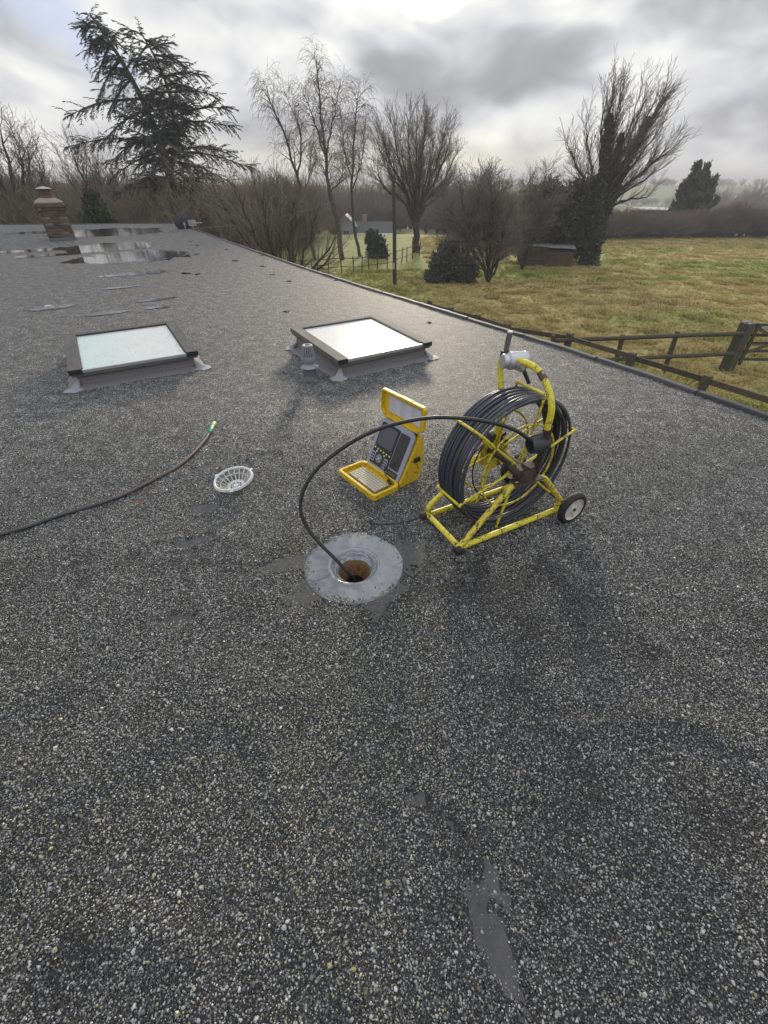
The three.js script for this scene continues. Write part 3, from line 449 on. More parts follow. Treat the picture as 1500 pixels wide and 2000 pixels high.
bush('conifer_shrub', 'mid green conifer bush at the far roof edge right of the chimney', 'shrub', [-13.9, -3.0, -25.2], [[-13.9, -0.6, -25.2, 0.95, 1.5, 0.8], [-13.5, -1.1, -25.1, 0.9, 1.3, 0.8], [-13.9, 0.6, -25.3, 0.45, 0.75, 0.45]], 9000, 0.13, leafMat(0.040, 0.055, 0.026), 114, barkDark, V(0, 0.7, 0));
bush('cypress_tree', 'dense dark cypress with spiky tips standing behind the hedge far right', 'tree', [35.0, -4.2, -60], [[35.1, -0.9, -60, 2.2, 2.1, 2.0], [34.7, 0.8, -60, 1.35, 1.6, 1.3], [34.1, 2.2, -60, 0.4, 1.1, 0.4], [35.2, 1.9, -60, 0.4, 1.2, 0.4], [33.5, 0.5, -60, 0.6, 1.0, 0.6], [36.3, 0.7, -60, 0.5, 1.0, 0.6], [35, -2.6, -60, 2.0, 1.6, 1.8]], 13000, 0.42, conMat, 115, barkDark, V(0, 1.1, 0));
// bare thorn trees on the meadow edge
{
  const o = { fineFrom: 1, thin: 0.007, levels: [
    { kids: 5.0, angle: 0.65, len: [0.6, 1.4], segs: 6, wander: 0.16, lift: 0.04, r: 0.022, top: 0.7 }, { kids: 8.2, angle: 0.75, len: [0.35, 0.85], segs: 4, wander: 0.18, lift: 0.02, r: 0.010 }, { kids: 5, angle: 0.6, len: [0.2, 0.5], segs: 2, wander: 0.1, lift: 0.04, r: 0.009 }] };
  const fan = (b, ends, r0) => ends.map(([x, y, z], i) => ({ pts: [b, [mix(b[0], x, 0.3), mix(b[1], y, 0.38), mix(b[2], z, 0.35)], [mix(b[0], x, 0.7), mix(b[1], y, 0.72), mix(b[2], z, 0.75)], [x, y, z]], r: [r0, 0.012], main: i === 0, from: 0.18 }));
  bareTree('thorn_tree', 'bare bushy thorn tree with a short dark trunk, right of the bramble mound', fan([5.88, -3.1, -27], [[5.6, 1.1, -27], [4.7, 1.3, -27.3], [3.8, 0.8, -26.8], [6.5, 0.6, -26.7], [6.9, -0.3, -27.2], [3.4, 0.3, -27.5], [5.2, 1.5, -26.2], [5.0, 1.3, -28], [6.9, -0.9, -27], [4.0, -0.8, -26.6], [5.9, 0.8, -27.9]], 0.075), o, 121, [barkDark, twigGrey]);
  bareTree('thorn_tree', 'bare twiggy thorn tree standing over the bramble mound', fan([4.6, -3.1, -28.6], [[4.3, 1.0, -28.6], [3.4, 0.6, -28.4], [5.2, 1.4, -28.8], [2.9, 0.2, -28.7], [5.6, 0.8, -28.3], [3.7, 0.4, -29.4], [4.8, 0.6, -28]], 0.065), o, 122, [barkDark, twigGrey]);
  bareTree('thorn_tree', 'bare arching thorn bush between the thorn trees and the ivy smothered bush', fan([8.9, -3.1, -31.5], [[8.3, 0.9, -31.5], [9.4, 1.8, -31.7], [7.7, 0.1, -31.4], [10.2, 1.2, -31.4], [8.9, 1.2, -32.2], [7.4, -0.9, -31.2], [9.8, 0.4, -31]], 0.08), o, 123, [barkDark, twigGrey]);
  // big spreading shrub behind the right roof edge, stems leaning left
  const w = { fineFrom: 1, thin: 0.0055, category: 'shrub', bias: V(-0.25, 0.5, 0), levels: [
    { kids: 3.2, angle: 0.55, len: [0.7, 1.6], segs: 6, wander: 0.14, lift: 0.03, r: 0.022, top: 0.6 }, { kids: 4.2, angle: 0.6, len: [0.4, 0.9], segs: 4, wander: 0.16, lift: 0.02, r: 0.010 }, { kids: 4, angle: 0.6, len: [0.2, 0.45], segs: 2, wander: 0.1, lift: 0.05, r: 0.007 }] };
  bareTree('spreading_shrub', 'large bare spreading shrub with crooked olive grey stems just beyond the right roof edge', fan([-4.3, -3.2, -20.5], [[-4.9, 1.6, -20.5], [-5.6, 1.1, -20.2], [-6.3, 0.7, -20.6], [-4.2, 0.7, -20.8], [-3.4, 0.9, -20.3], [-2.6, 0.4, -20.5], [-1.9, -0.4, -20.2], [-6.6, -0.2, -20.9], [-5.4, 0.8, -21.4], [-3.5, 0.6, -21.2], [-4.6, 0.9, -19.8], [-2.1, -0.9, -20.8]], 0.10), w, 124, [mat(rgb(0.12, 0.105, 0.075), 0.9, { map: barkMap }), twigOlive]);
  bareTree('spreading_shrub', 'bare thicket of pale leaning stems between the cedar and the spreading shrub', fan([-6.6, -3.2, -22.5], [[-8.6, 1.1, -22.5], [-8.0, 1.8, -22.2], [-7.2, 2.0, -22.6], [-9.2, 0.5, -22.4], [-6.4, 1.3, -22.8], [-9.6, 0.0, -22.9], [-7.6, 0.9, -23.4], [-6.0, 0.4, -22.1], [-8.7, 0.6, -21.8], [-5.6, 0.3, -22.9]], 0.07), w, 125, [mat(rgb(0.22, 0.20, 0.15), 0.9, { map: barkMap }), twigOlive]);
  // bare trees on the left
  const lo = { fineFrom: 1, thin: 0.008, levels: [
    { kids: 2.6, angle: 0.6, len: [1.0, 2.2], segs: 6, wander: 0.14, lift: 0.05, r: 0.035, top: 0.7 }, { kids: 4, angle: 0.6, len: [0.5, 1.1], segs: 4, wander: 0.16, lift: 0.03, r: 0.015 }, { kids: 5, angle: 0.6, len: [0.3, 0.6], segs: 3, wander: 0.14, lift: 0.03, r: 0.010 }] };
  bareTree('broadleaf_tree', 'bare brown many stemmed tree at the left edge behind the chimney', fan([-24.3, -3.5, -34], [[-22.6, 4.4, -34], [-24.3, 5.0, -34.4], [-21.6, 3.2, -33.6], [-20.9, 2.3, -34.2], [-25.9, 4.2, -34], [-21.0, 1.2, -33.8], [-23.2, 3.6, -32.8], [-27.2, 3.9, -34], [-22.1, 3.1, -35], [-21.4, 0.6, -34]], 0.24), lo, 126, [barkDark, twigBrown]);
  bareTree('broadleaf_tree', 'smaller bare tree between the left edge tree and the leaning cedar', fan([-20.6, -3.5, -38], [[-21.2, 3.3, -38], [-19.6, 2.8, -38], [-22.4, 2.3, -38.2], [-18.6, 2.0, -37.8], [-20.4, 2.6, -37.2], [-22.8, 0.9, -38]], 0.16), lo, 127, [barkDark, twigBrown]);
}
// cedar: leaning trunk, second leader, drooping branches hung with needle sprays
{
  const b = [-11.7, -3.3, -30], org = V(...b), root = thing('cedar_tree', 'tall dark cedar with a leaning trunk and drooping branches beyond the far roof edge', 'tree', b), r = rng(131), tr = new GB(), br = new GB(), fo = new GB();
  const A = spline([V(-11.7, -3.3, -30), V(-11.85, -0.4, -30), V(-11.8, 2.0, -30), V(-12.05, 4.0, -30), V(-12.8, 6.1, -30), V(-13.7, 7.6, -30)].map((p) => p.sub(org)), 30), B = spline([V(-11.8, 1.4, -30), V(-11.1, 3.4, -30.3), V(-10.95, 5.0, -30.4), V(-11.25, 6.3, -30.3), V(-11.65, 7.1, -30.2)].map((p) => p.sub(org)), 20);
  tr.tube(A, A.map((_, i) => mix(0.34, 0.03, i / 30)), 8); tr.tube(B, B.map((_, i) => mix(0.14, 0.02, i / 20)), 6);
  const spray = (p, d, len) => {                                      // one needled twig, sagging
    const n = 7; let q = p.clone(), dir = d.clone();
    for (let i = 0; i < n; i++) { const s = V().crossVectors(dir, V(0, 1, 0)).normalize(); for (const k of [-1, 1, 0]) { const dd = dir.clone().addScaledVector(s, k * (0.7 + 0.5 * r())).add(V(0, k ? -0.25 * r() : 0.35 - 0.9 * r(), 0)).normalize(); fo.blade(q, dd, V().crossVectors(dd, rv(r)).normalize(), 0.11 + 0.15 * r(), 0.036); } q = q.clone().addScaledVector(dir, len / n); dir.add(V(0, -0.07, 0)).normalize(); }
  };
  const branch = (s, e, rad, dens = 1) => {
    const len = s.distanceTo(e), mid = s.clone().lerp(e, 0.55).add(V(0, 0.05 * len, 0)), pts = spline([s, mid, e], 10); br.tube(pts, pts.map((_, i) => mix(rad, 0.012, i / 10)), 5);
    const n = Math.round(len * 10 * dens);
    for (let i = 0; i < n; i++) { const t = mix(0.12, 1, (i + r()) / n), f = t * 10, k = Math.min(9, Math.floor(f)), p = pts[k].clone().lerp(pts[k + 1], f - k), d = V().subVectors(pts[k + 1], pts[k]).normalize(), side = V().crossVectors(d, V(0, 1, 0)).normalize().multiplyScalar(i % 2 ? 1 : -1), dd = d.multiplyScalar(0.6).addScaledVector(side, 0.9 * r()).add(V(0, 0.55 - 1.15 * r(), 0)).normalize(); spray(p, dd, (0.5 + 0.7 * r()) * (1.1 - 0.4 * t)); }
    spray(e, V().subVectors(e, mid).normalize(), 0.45);
  };
  const W = (x, y, z = -30) => V(x, y, z).sub(org), on = (C, t) => C[Math.round(t * (C.length - 1))].clone();
  // the long limbs that give the outline
  for (const [c, t, x, y, z] of [[A, 0.66, -15.9, 4.1, -29.6], [A, 0.50, -16.5, 2.9, -29.8], [A, 0.52, -15.2, 2.2, -30.6], [A, 0.80, -14.3, 4.9, -30], [A, 0.86, -14.1, 5.7, -30.2], [A, 0.9, -14.2, 6.4, -29.9], [A, 0.74, -13.6, 4.3, -29.2], [A, 0.62, -14.4, 3.0, -29], [A, 0.46, -14.2, 1.6, -28.6],
    [B, 0.75, -9.8, 6.0, -30.2], [B, 0.6, -9.0, 5.6, -30], [B, 0.5, -8.7, 4.9, -30.4], [B, 0.35, -8.0, 4.4, -30.2], [A, 0.55, -8.0, 3.7, -30.3], [A, 0.48, -8.2, 2.6, -29.7], [A, 0.45, -7.3, 2.0, -30.2], [A, 0.42, -8.4, 1.4, -29.4], [A, 0.4, -9.0, 0.4, -29.2], [A, 0.36, -13.6, 0.2, -29.2], [A, 0.38, -15.0, 0.9, -30.2], [A, 0.34, -10.2, -0.6, -28.8], [A, 0.33, -12.6, -0.8, -28.6], [B, 0.9, -10.9, 6.6, -30.6], [A, 0.95, -13.2, 6.9, -30.3], [A, 0.97, -14.1, 7.1, -29.8], [B, 0.85, -12.1, 5.9, -29.8]])
    branch(on(c, t), W(x, y, z), 0.06);
  for (let i = 0; i < 165; i++) {                                     // the inner mass
    const two = r() < 0.4, C = two ? B : A, t = two ? mix(0.05, 0.95, r()) : mix(0.16, 0.98, Math.pow(r(), 1.5)), s = on(C, t), a = r() * 6.28, low = 1 - (s.y / 10.9), L = (0.5 + 2.9 * low * (two ? 1.1 : 1)) * (0.5 + 0.6 * r());
    branch(s, s.clone().add(V(Math.cos(a) * L, (0.35 - 0.6 * r()) * L, Math.sin(a) * L)), 0.035, 0.85);
  }
  part('trunk', tr.geo(), barkDark, root); part('branches', br.geo(), barkDark, root); part('foliage', fo.geo(), needleMat, root); count(fo.i.length + br.i.length); console.log('cedar', fo.i.length / 3);
}
// woods in the valley behind, one mass of bare twigs; hedge at the far end of the meadow
{
  const o = { fineFrom: 1, thin: 0.014, levels: [{ kids: 2.0, angle: 0.6, len: [1.4, 2.8], segs: 4, wander: 0.15, lift: 0.08, r: 0.05 }, { kids: 2.6, angle: 0.6, len: [0.8, 1.5], segs: 3, wander: 0.16, lift: 0.06, r: 0.028 }, { kids: 2.6, angle: 0.6, len: [0.4, 0.9], segs: 2, wander: 0.15, lift: 0.05, r: 0.02 }] };
  const r = rng(141), T = { thick: new GB(), fine: new GB() };
  for (const e of [[0, 5.5, 0], [1.6, 4.9, 0.5], [-1.7, 4.7, -0.4], [0.6, 5.0, -1.5], [-0.6, 4.6, 1.5], [2.4, 3.3, -0.5], [-2.3, 3.2, 0.6]]) { const pts = spline([V(0, 0, 0), V(e[0] * 0.25, e[1] * 0.4, e[2] * 0.25), V(...e)], 6), rs = pts.map((_, i) => mix(0.14, 0.02, i / 6)); T.fine.tube(pts, rs, 4); kids(T, pts, rs, 5, 0, o, r, 0.15); }
  const geo = joined([T.fine.geo(), T.thick.v ? T.thick.geo() : new THREE.BoxGeometry(0.1, 0.1, 0.1)]); console.log('wood tree', geo.attributes.position.count / 3);
  const m4 = new THREE.Matrix4(), q = new THREE.Quaternion(), up = V(0, 1, 0), list = [], cols = [];
  const add = (x, z, h, w, c) => { q.setFromAxisAngle(up, r() * 6.28); m4.compose(V(x, ground(x, z) - 0.1, z), q, V(w, h, w)); list.push(m4.clone()); const b = 0.8 + 0.5 * r(); cols.push(rgb(c[0] * b, c[1] * b, c[2] * b)); };
  for (let i = 0; i < 520; i++) { const z = -(56 + 60 * r()), x = mix(-75, 27, r()); if ((x > 12 && z > -62) || (x > -5.5 && x < 1.5 && z > -68)) continue; const top = mix(-1.0, 0.1, r()) - (x > 16 ? 0.6 : 0); const y = ground(x, z); add(x, z, (top - y) / 5.6 * (0.72 + 0.26 * r()), (top - y) / 5.6 * (0.8 + 0.3 * r()), r() < 0.3 ? [0.135, 0.095, 0.075] : [0.12, 0.105, 0.085]); }
  for (let i = 0; i < 150; i++) { const z = -(42 + 13 * r()), x = mix(-46, -7, r()); add(x, z, 0.5 + 0.28 * r(), 0.6 + 0.3 * r(), [0.13, 0.105, 0.078]); }
  for (let i = 0; i < 110; i++) { const z = -(27.5 + 9 * r()), x = mix(-30, -10, r()); add(x, z, 0.40 + 0.22 * r(), 0.5 + 0.3 * r(), [0.13, 0.11, 0.078]); }
  const im = new THREE.InstancedMesh(geo, mat(0xffffff, 0.95), list.length); list.forEach((m, i) => { im.setMatrixAt(i, m); im.setColorAt(i, cols[i]); }); im.name = 'woodland'; scene.add(im); tag(im, 'grey brown mass of bare winter woodland filling the valley behind the trees', 'woodland', null, 'stuff');
  const hl = []; const hc = []; list.length = 0; cols.length = 0;
  for (let i = 0; i < 230; i++) { const t = r(), x = mix(17, 56, t), z = mix(-52.6, -56.4, t) - 3.4 * r(), h = (x > 36 ? 0.29 : 0.25) + 0.12 * noise(x * 0.45, 3) + 0.10 * r(); add(x, z, h, 0.5 + 0.25 * r(), r() < 0.5 ? [0.15, 0.105, 0.08] : [0.135, 0.115, 0.085]); }
  const hd = new THREE.InstancedMesh(geo, mat(0xffffff, 0.95), list.length); list.forEach((m, i) => { hd.setMatrixAt(i, m); hd.setColorAt(i, cols[i]); });
  hd.name = 'hedge'; scene.add(hd); tag(hd, 'reddish brown bare hedge along the far right end of the meadow', 'hedge', null, 'stuff');
  list.length = 0; cols.length = 0;
  for (let i = 0; i < 150; i++) { const x = mix(60, 640, r()), z = -(447 + 14 * r()); add(x, z, 0.5 + 0.35 * r() * (r() < 0.15 ? 2 : 1), 1.3, [0.06, 0.058, 0.045]); }
  for (let i = 0; i < 70; i++) { const x = mix(115, 190, r()), z = -(175 + 35 * r()); add(x, z, 1.0 + 0.8 * r(), 1.4, [0.07, 0.055, 0.048]); }
  for (let i = 0; i < 60; i++) { const x = mix(150, 420, r()), z = -(330 + 4 * r()); add(x, z, 0.35 + 0.2 * r(), 1.0, [0.06, 0.055, 0.045]); }
  const fh = new THREE.InstancedMesh(geo, mat(0xffffff, 0.95), list.length); list.forEach((m, i) => { fh.setMatrixAt(i, m); fh.setColorAt(i, cols[i]); }); fh.name = 'distant_trees'; scene.add(fh); tag(fh, 'distant tree line and hedgerows on the hill across the valley', 'trees', null, 'stuff');
}
// ---------------------------------------------------------------- fences, gate, shed, house
const railMat = [mat(rgb(0.20, 0.17, 0.115), 0.85, { map: woodMap, bumpMap: woodMap, bumpScale: 0.002 }), mat(rgb(0.14, 0.122, 0.09), 0.85, { map: woodMap, bumpMap: woodMap, bumpScale: 0.002 })];
const postMat = mat(rgb(0.18, 0.162, 0.125), 0.9, { map: woodMap, bumpMap: woodMap, bumpScale: 0.004 }), ironMat = mat(rgb(0.05, 0.03, 0.022), 0.8);
{
  const f = thing('post_and_rail_fence', 'weathered post and rail fence running along just outside the roof kerb', 'fence', [4.9, -2.9, -11.6]), o = V(4.9, -2.9, -11.6);
  const P = [[1.52, -15.8], [2.14, -14.9], [2.86, -14.0], [3.5, -12.9], [4.93, -11.9], [5.9, -10.35], [6.76, -8.85], [7.62, -7.35], [8.5, -5.85], [9.4, -4.3]];
  P.forEach(([x, z], i) => { const y = ground(x, z), g = bx(0.13, -1.74 - y + (i === 4 ? 0.05 : 0), 0.15, 0, 0, 0, 0.02, 0.5, 0.03 * ((i % 3) - 1), 0.012); g.translate(x - o.x, (y - 1.74) / 2 - o.y, z - o.z); part('post', g, postMat, f); });
  for (let i = 0; i < P.length - 1; i++) for (const [h, s] of [[-1.86, 0], [-2.4, 1]]) { const a = V(P[i][0] + 0.07, h - 0.01 * (i % 2), P[i][1] + 0.03).sub(o), b = V(P[i + 1][0] + 0.07, h + 0.01, P[i + 1][1] + 0.03).sub(o), d = V().subVectors(b, a).normalize().multiplyScalar(0.012); part('rail', beam(a.add(d), b.sub(d), 0.045, 0.115), railMat[(i + s) % 2], f); }
  const f2 = thing('post_and_rail_fence', 'dark post and rail fence crossing the meadow to the thick gate post', 'fence', [4.9, -2.9, -11.7]), o2 = V(4.9, -2.9, -11.7);
  for (const [x, z] of [[4.55, -11.95], [6.42, -11.98], [8.05, -12.3]]) { const y = ground(x, z), g = bx(0.10, -1.78 - y, 0.09, 0, 0, 0, 0, 0, 0.05, 0.012); g.translate(x - o2.x, (y - 1.78) / 2 - o2.y, z - o2.z); part('post', g, postMat, f2); }
  for (const h of [-1.86, -2.42]) { const pts = spline([V(4.55, h - 0.04, -11.85), V(6.4, h + 0.02, -11.88), V(8.05, h - 0.01, -12.2), V(10.05, h - 0.06, -12.58)].map((p) => p.sub(o2)), 18); part('rail', new GB().tube(pts, pts.map((_, i) => 0.058 + 0.006 * noise(i * 0.7, h)), 8, true).geo(), railMat[1], f2); }
  const gp = thing('gate_post', 'thick weathered square gate post at the end of the meadow fence', 'post', [10.17, -2.95, -12.72]);
  part('shaft', bx(0.30, 1.32, 0.28, 0, 0.62, 0, 0, 0.3, 0, 0.03), mat(rgb(0.15, 0.145, 0.12), 0.9, { map: woodMap, bumpMap: woodMap, bumpScale: 0.008 }), gp);
  part('weathered_top', joined([bx(0.28, 0.03, 0.26, 0.005, 1.29, 0, 0.05, 0.3, 0.04, 0.012), bx(0.06, 0.05, 0.05, -0.08, 1.305, 0.06, 0, 0.3, 0, 0.012), bx(0.07, 0.045, 0.06, 0.07, 1.31, 0.03, 0, 0.6, 0, 0.012)]), mat(rgb(0.22, 0.22, 0.19), 0.95), gp);
  const gt = thing('field_gate', 'five barred wooden field gate hung right of the thick gate post', 'gate', [10.38, -2.9, -12.7]);
  for (const y of [1.16, 0.9, 0.68, 0.46, 0.22]) part('bar', bx(3.2, y > 1.1 ? 0.10 : 0.075, 0.035, 1.6, y, 0.0012 * y, 0, -0.02, 0, 0.005), railMat[1], gt);
  for (const [x0, y0, x1, y1] of [[0.02, 1.14, 0.86, 0.74], [0.02, 0.42, 0.86, 0.74]]) part('brace', beam(V(x0, y0, 0.045), V(x1, y1, 0.045), 0.035, 0.08), railMat[0], gt);
  part('stile', bx(0.09, 1.15, 0.05, 0.05, 0.66, 0.055, 0, 0, 0, 0.006), railMat[1], gt); part('stile', bx(0.09, 1.15, 0.05, 3.1, 0.66, 0.055, 0, 0, 0, 0.006), railMat[1], gt);
  part('name_plate', bx(0.27, 0.055, 0.006, 0.27, 1.145, 0.085, 0, 0, 0, 0.002), mat(rgb(0.33, 0.35, 0.42), 0.4), gt);
  const ff = thing('iron_fence', 'thin dark estate fence curving across the grass in front of the far lawn', 'fence', [-1.0, -3.2, -30.5]), o3 = V(-1.0, -3.2, -30.5);
  const Q = [[-5.2, -29.0], [-4.3, -29.4], [-3.4, -29.7], [-2.61, -30.1], [-1.86, -29.9], [-1.37, -30.1], [-0.93, -30.7], [-0.43, -31.1], [0.2, -31.7], [0.75, -32.9], [1.22, -34.1], [1.6, -34.7], [2.1, -36.5], [2.7, -38.2]].map(([x, z]) => V(x, ground(x, z), z));
  Q.forEach((p, i) => { const lean = 0.06 * Math.sin(i * 2.3); part('post', new GB().tube([p.clone().add(V(0, -0.1, 0)).sub(o3), p.clone().add(V(-lean, 0.93, 0)).sub(o3)], [0.036, 0.028], 6, true).geo(), ironMat, ff); });
  for (let i = 0; i < Q.length - 1; i++) for (const h of [0.82, 0.36]) part('rail', new GB().tube([Q[i].clone().add(V(-0.06 * Math.sin(i * 2.3) * h, h, 0.02)).sub(o3), Q[i + 1].clone().add(V(-0.06 * Math.sin((i + 1) * 2.3) * h, h - 0.01, 0.02)).sub(o3)], 0.02, 6).geo(), ironMat, ff);
  const rp = thing('marker_post', 'short red brown weathered marker post standing beyond the roof kerb', 'post', [1.40, -2.9, -15.0]);
  part('shaft', bx(0.17, 1.0, 0.14, 0, 0.62, 0, 0, 0.3, 0, 0.02), mat(rgb(0.16, 0.055, 0.030), 0.9, { map: woodMap }), rp); part('spike', bx(0.07, 0.26, 0.07, 0.06, 1.2, 0, 0, 0.3, 0, 0.02), mat(rgb(0.14, 0.055, 0.034), 0.9, { map: woodMap }), rp);
}
// telegraph pole and the drop wire
{
  const p = thing('telegraph_pole', 'slim dark telegraph pole with a white marker, in front of the round crowned tree', 'pole', [0.59, -3.15, -26.3]);
  part('pole', new GB().tube([V(0, 0, 0), V(-0.05, 2.4, 0), V(-0.14, 4.8, 0)], [0.11, 0.095, 0.075], 12, true).geo(), mat(rgb(0.12, 0.095, 0.075), 0.9, { map: woodMap }), p);
  part('marker_strip', bx(0.045, 0.30, 0.008, -0.06, 0.98, 0.112, 0.0, 0, 0, 0.003), mat(rgb(0.75, 0.75, 0.72), 0.5), p); part('bracket', joined([bx(0.30, 0.05, 0.05, -0.15, 4.62, 0.09, 0, 0, 0, 0.006), cyl(0.03, 0.02, 0.08, -0.27, 4.68, 0.09, 10), cyl(0.03, 0.02, 0.08, -0.03, 4.68, 0.09, 10)]), mat(rgb(0.06, 0.06, 0.06), 0.5), p);
  const w = topMesh('overhead_wire', new GB().tube(spline([V(-7.05, 0.05, -18.9), V(-5.2, 0.12, -20.7), V(-2.6, 0.62, -23.3), V(0.3, 1.5, -26.2)], 30), 0.011, 5).geo(), mat(rgb(0.14, 0.14, 0.135), 0.6)); tag(w, 'thin overhead wire sagging from the roof corner to the telegraph pole', 'wire');
}
// tumbledown shed of boards
{
  const s = thing('shed', 'low grey weathered board shed with a sagging roof under the ivy smothered bush', 'shed', [10.75, -3.2, -32.7], -0.22), r = rng(151);
  const bm = [0, 1, 2, 3].map((i) => mat(rgb([0.19, 0.15, 0.22, 0.16][i], [0.175, 0.135, 0.205, 0.13][i], [0.16, 0.12, 0.19, 0.11][i]), 0.9, { map: woodMap }));
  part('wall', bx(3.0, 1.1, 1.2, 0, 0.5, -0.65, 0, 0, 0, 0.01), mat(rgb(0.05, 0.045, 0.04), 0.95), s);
  for (let k = 0; k < 2; k++) for (let i = 0; i < 11; i++) { if (r() < 0.06) continue; const w = 1.58, y = 0.06 + i * 0.115, x = -0.8 + k * 1.6, drop = k ? 0.10 : 0; if (y > 1.22 - drop) continue; part('plank', bx(w - 0.02, 0.10, 0.022, x + 0.02 * (r() - 0.5), y - drop * (i / 11), 0.005 + 0.02 * r(), 0.08 * (r() - 0.3), 0, 0.015 * (r() - 0.5), 0.004), bm[Math.floor(r() * 4)], s); }
  for (let i = 0; i < 9; i++) part('plank', bx(0.022, 0.10, 1.2, 1.53, 0.06 + i * 0.115, -0.62, 0, 0, 0, 0.004), bm[Math.floor(r() * 4)], s);
  part('brown_panel', bx(0.9, 0.78, 0.02, 0.95, 0.55, 0.045, 0, 0, 0.02, 0.004), mat(rgb(0.15, 0.095, 0.055), 0.85, { map: brickMap }), s);
  const rm = mat(rgb(0.26, 0.26, 0.255), 0.7, { bumpMap: grainBump, bumpScale: 0.01 });
  part('roof_sheet', bx(1.75, 0.03, 1.5, -0.78, 1.30, -0.6, 0.06, 0, -0.05, 0.006), rm, s); part('roof_sheet', bx(1.65, 0.03, 1.5, 0.85, 1.22, -0.6, 0.06, 0, -0.02, 0.006), rm, s);
}
{
  const h = thing('cottage', 'pale rendered cottage with a dark tiled roof half hidden behind the birches', 'house', [-2.6, -5.1, -62]), wall = mat(rgb(0.27, 0.28, 0.29), 0.85), slate = mat(rgb(0.085, 0.082, 0.082), 0.8, { bumpMap: grainBump, bumpScale: 0.02 }), glass = mat(rgb(0.03, 0.035, 0.04), 0.1), white = mat(rgb(0.36, 0.42, 0.41), 0.6);
  const gable = (x0, x1, z0, z1, hh, rh, alongX, wm) => { const sh = new THREE.Shape(alongX ? [[z0, 0], [z1, 0], [z1, hh], [(z0 + z1) / 2, hh + rh], [z0, hh]].map((p) => new THREE.Vector2(...p)) : [[x0, 0], [x1, 0], [x1, hh], [(x0 + x1) / 2, hh + rh], [x0, hh]].map((p) => new THREE.Vector2(...p))); const g = new THREE.ExtrudeGeometry(sh, { depth: alongX ? x1 - x0 : z1 - z0, bevelEnabled: false }); if (alongX) { g.rotateY(-Math.PI / 2); g.translate(x1, 0, 0); } else g.translate(0, 0, z0); part('wall', g, wm, h); };
  gable(-3.1, -0.9, -3.5, 0, 2.1, 1.0, false, wall);
  part('roof', joined([bx(1.75, 0.07, 3.7, -2.66, 2.62, -1.75, 0, 0, 0.74), bx(1.75, 0.07, 3.7, -1.34, 2.62, -1.75, 0, 0, -0.74)]), mat(rgb(0.30, 0.32, 0.34), 0.7), h);
  gable(-0.9, 3.8, -4, -0.6, 1.35, 1.0, true, wall);
  const rf = part('roof', joined([bx(4.9, 0.07, 2.1, 1.5, 1.9, -1.45, 0.55), bx(4.9, 0.07, 2.1, 1.5, 1.9, -3.15, -0.55)]), slate, h);
  part('chimney', bx(0.5, 0.9, 0.5, 0.2, 2.7, -2.3), mat(rgb(0.28, 0.16, 0.12), 0.9), rf);
  part('white_canopy', bx(4.4, 0.08, 1.3, 1.5, 1.28, 0.25, 0.10), white, h);
  for (const [x, y, z] of [[-2.0, 1.35, 0.02], [0.2, 0.75, -0.58], [2.4, 0.75, -0.58]]) { const w = part('window', bx(0.75, 0.8, 0.06, x, y, z), white, h); part('pane', bx(0.31, 0.68, 0.02, x - 0.17, y, z + 0.035), glass, w); part('pane', bx(0.31, 0.68, 0.02, x + 0.17, y, z + 0.035), glass, w); }
  const b = thing('barn', 'long low shed with a pale roof behind the hedge on the right', 'shed', [34.2, -4.4, -63.5], -0.03);
  part('wall', bx(6.0, 2.8, 3, 0, 1.4, -1.7, 0, 0, 0, 0.02), mat(rgb(0.10, 0.085, 0.07), 0.9, { map: woodMap }), b); part('roof', bx(6.6, 0.10, 3.8, 0, 2.98, -1.6, 0.03, 0, -0.025, 0.01), mat(rgb(0.55, 0.54, 0.53), 0.6), b); part('door', bx(1.6, 2.1, 0.06, 0.6, 1.1, -0.16, 0, 0, 0, 0.01), mat(rgb(0.08, 0.065, 0.05), 0.9), b);
}
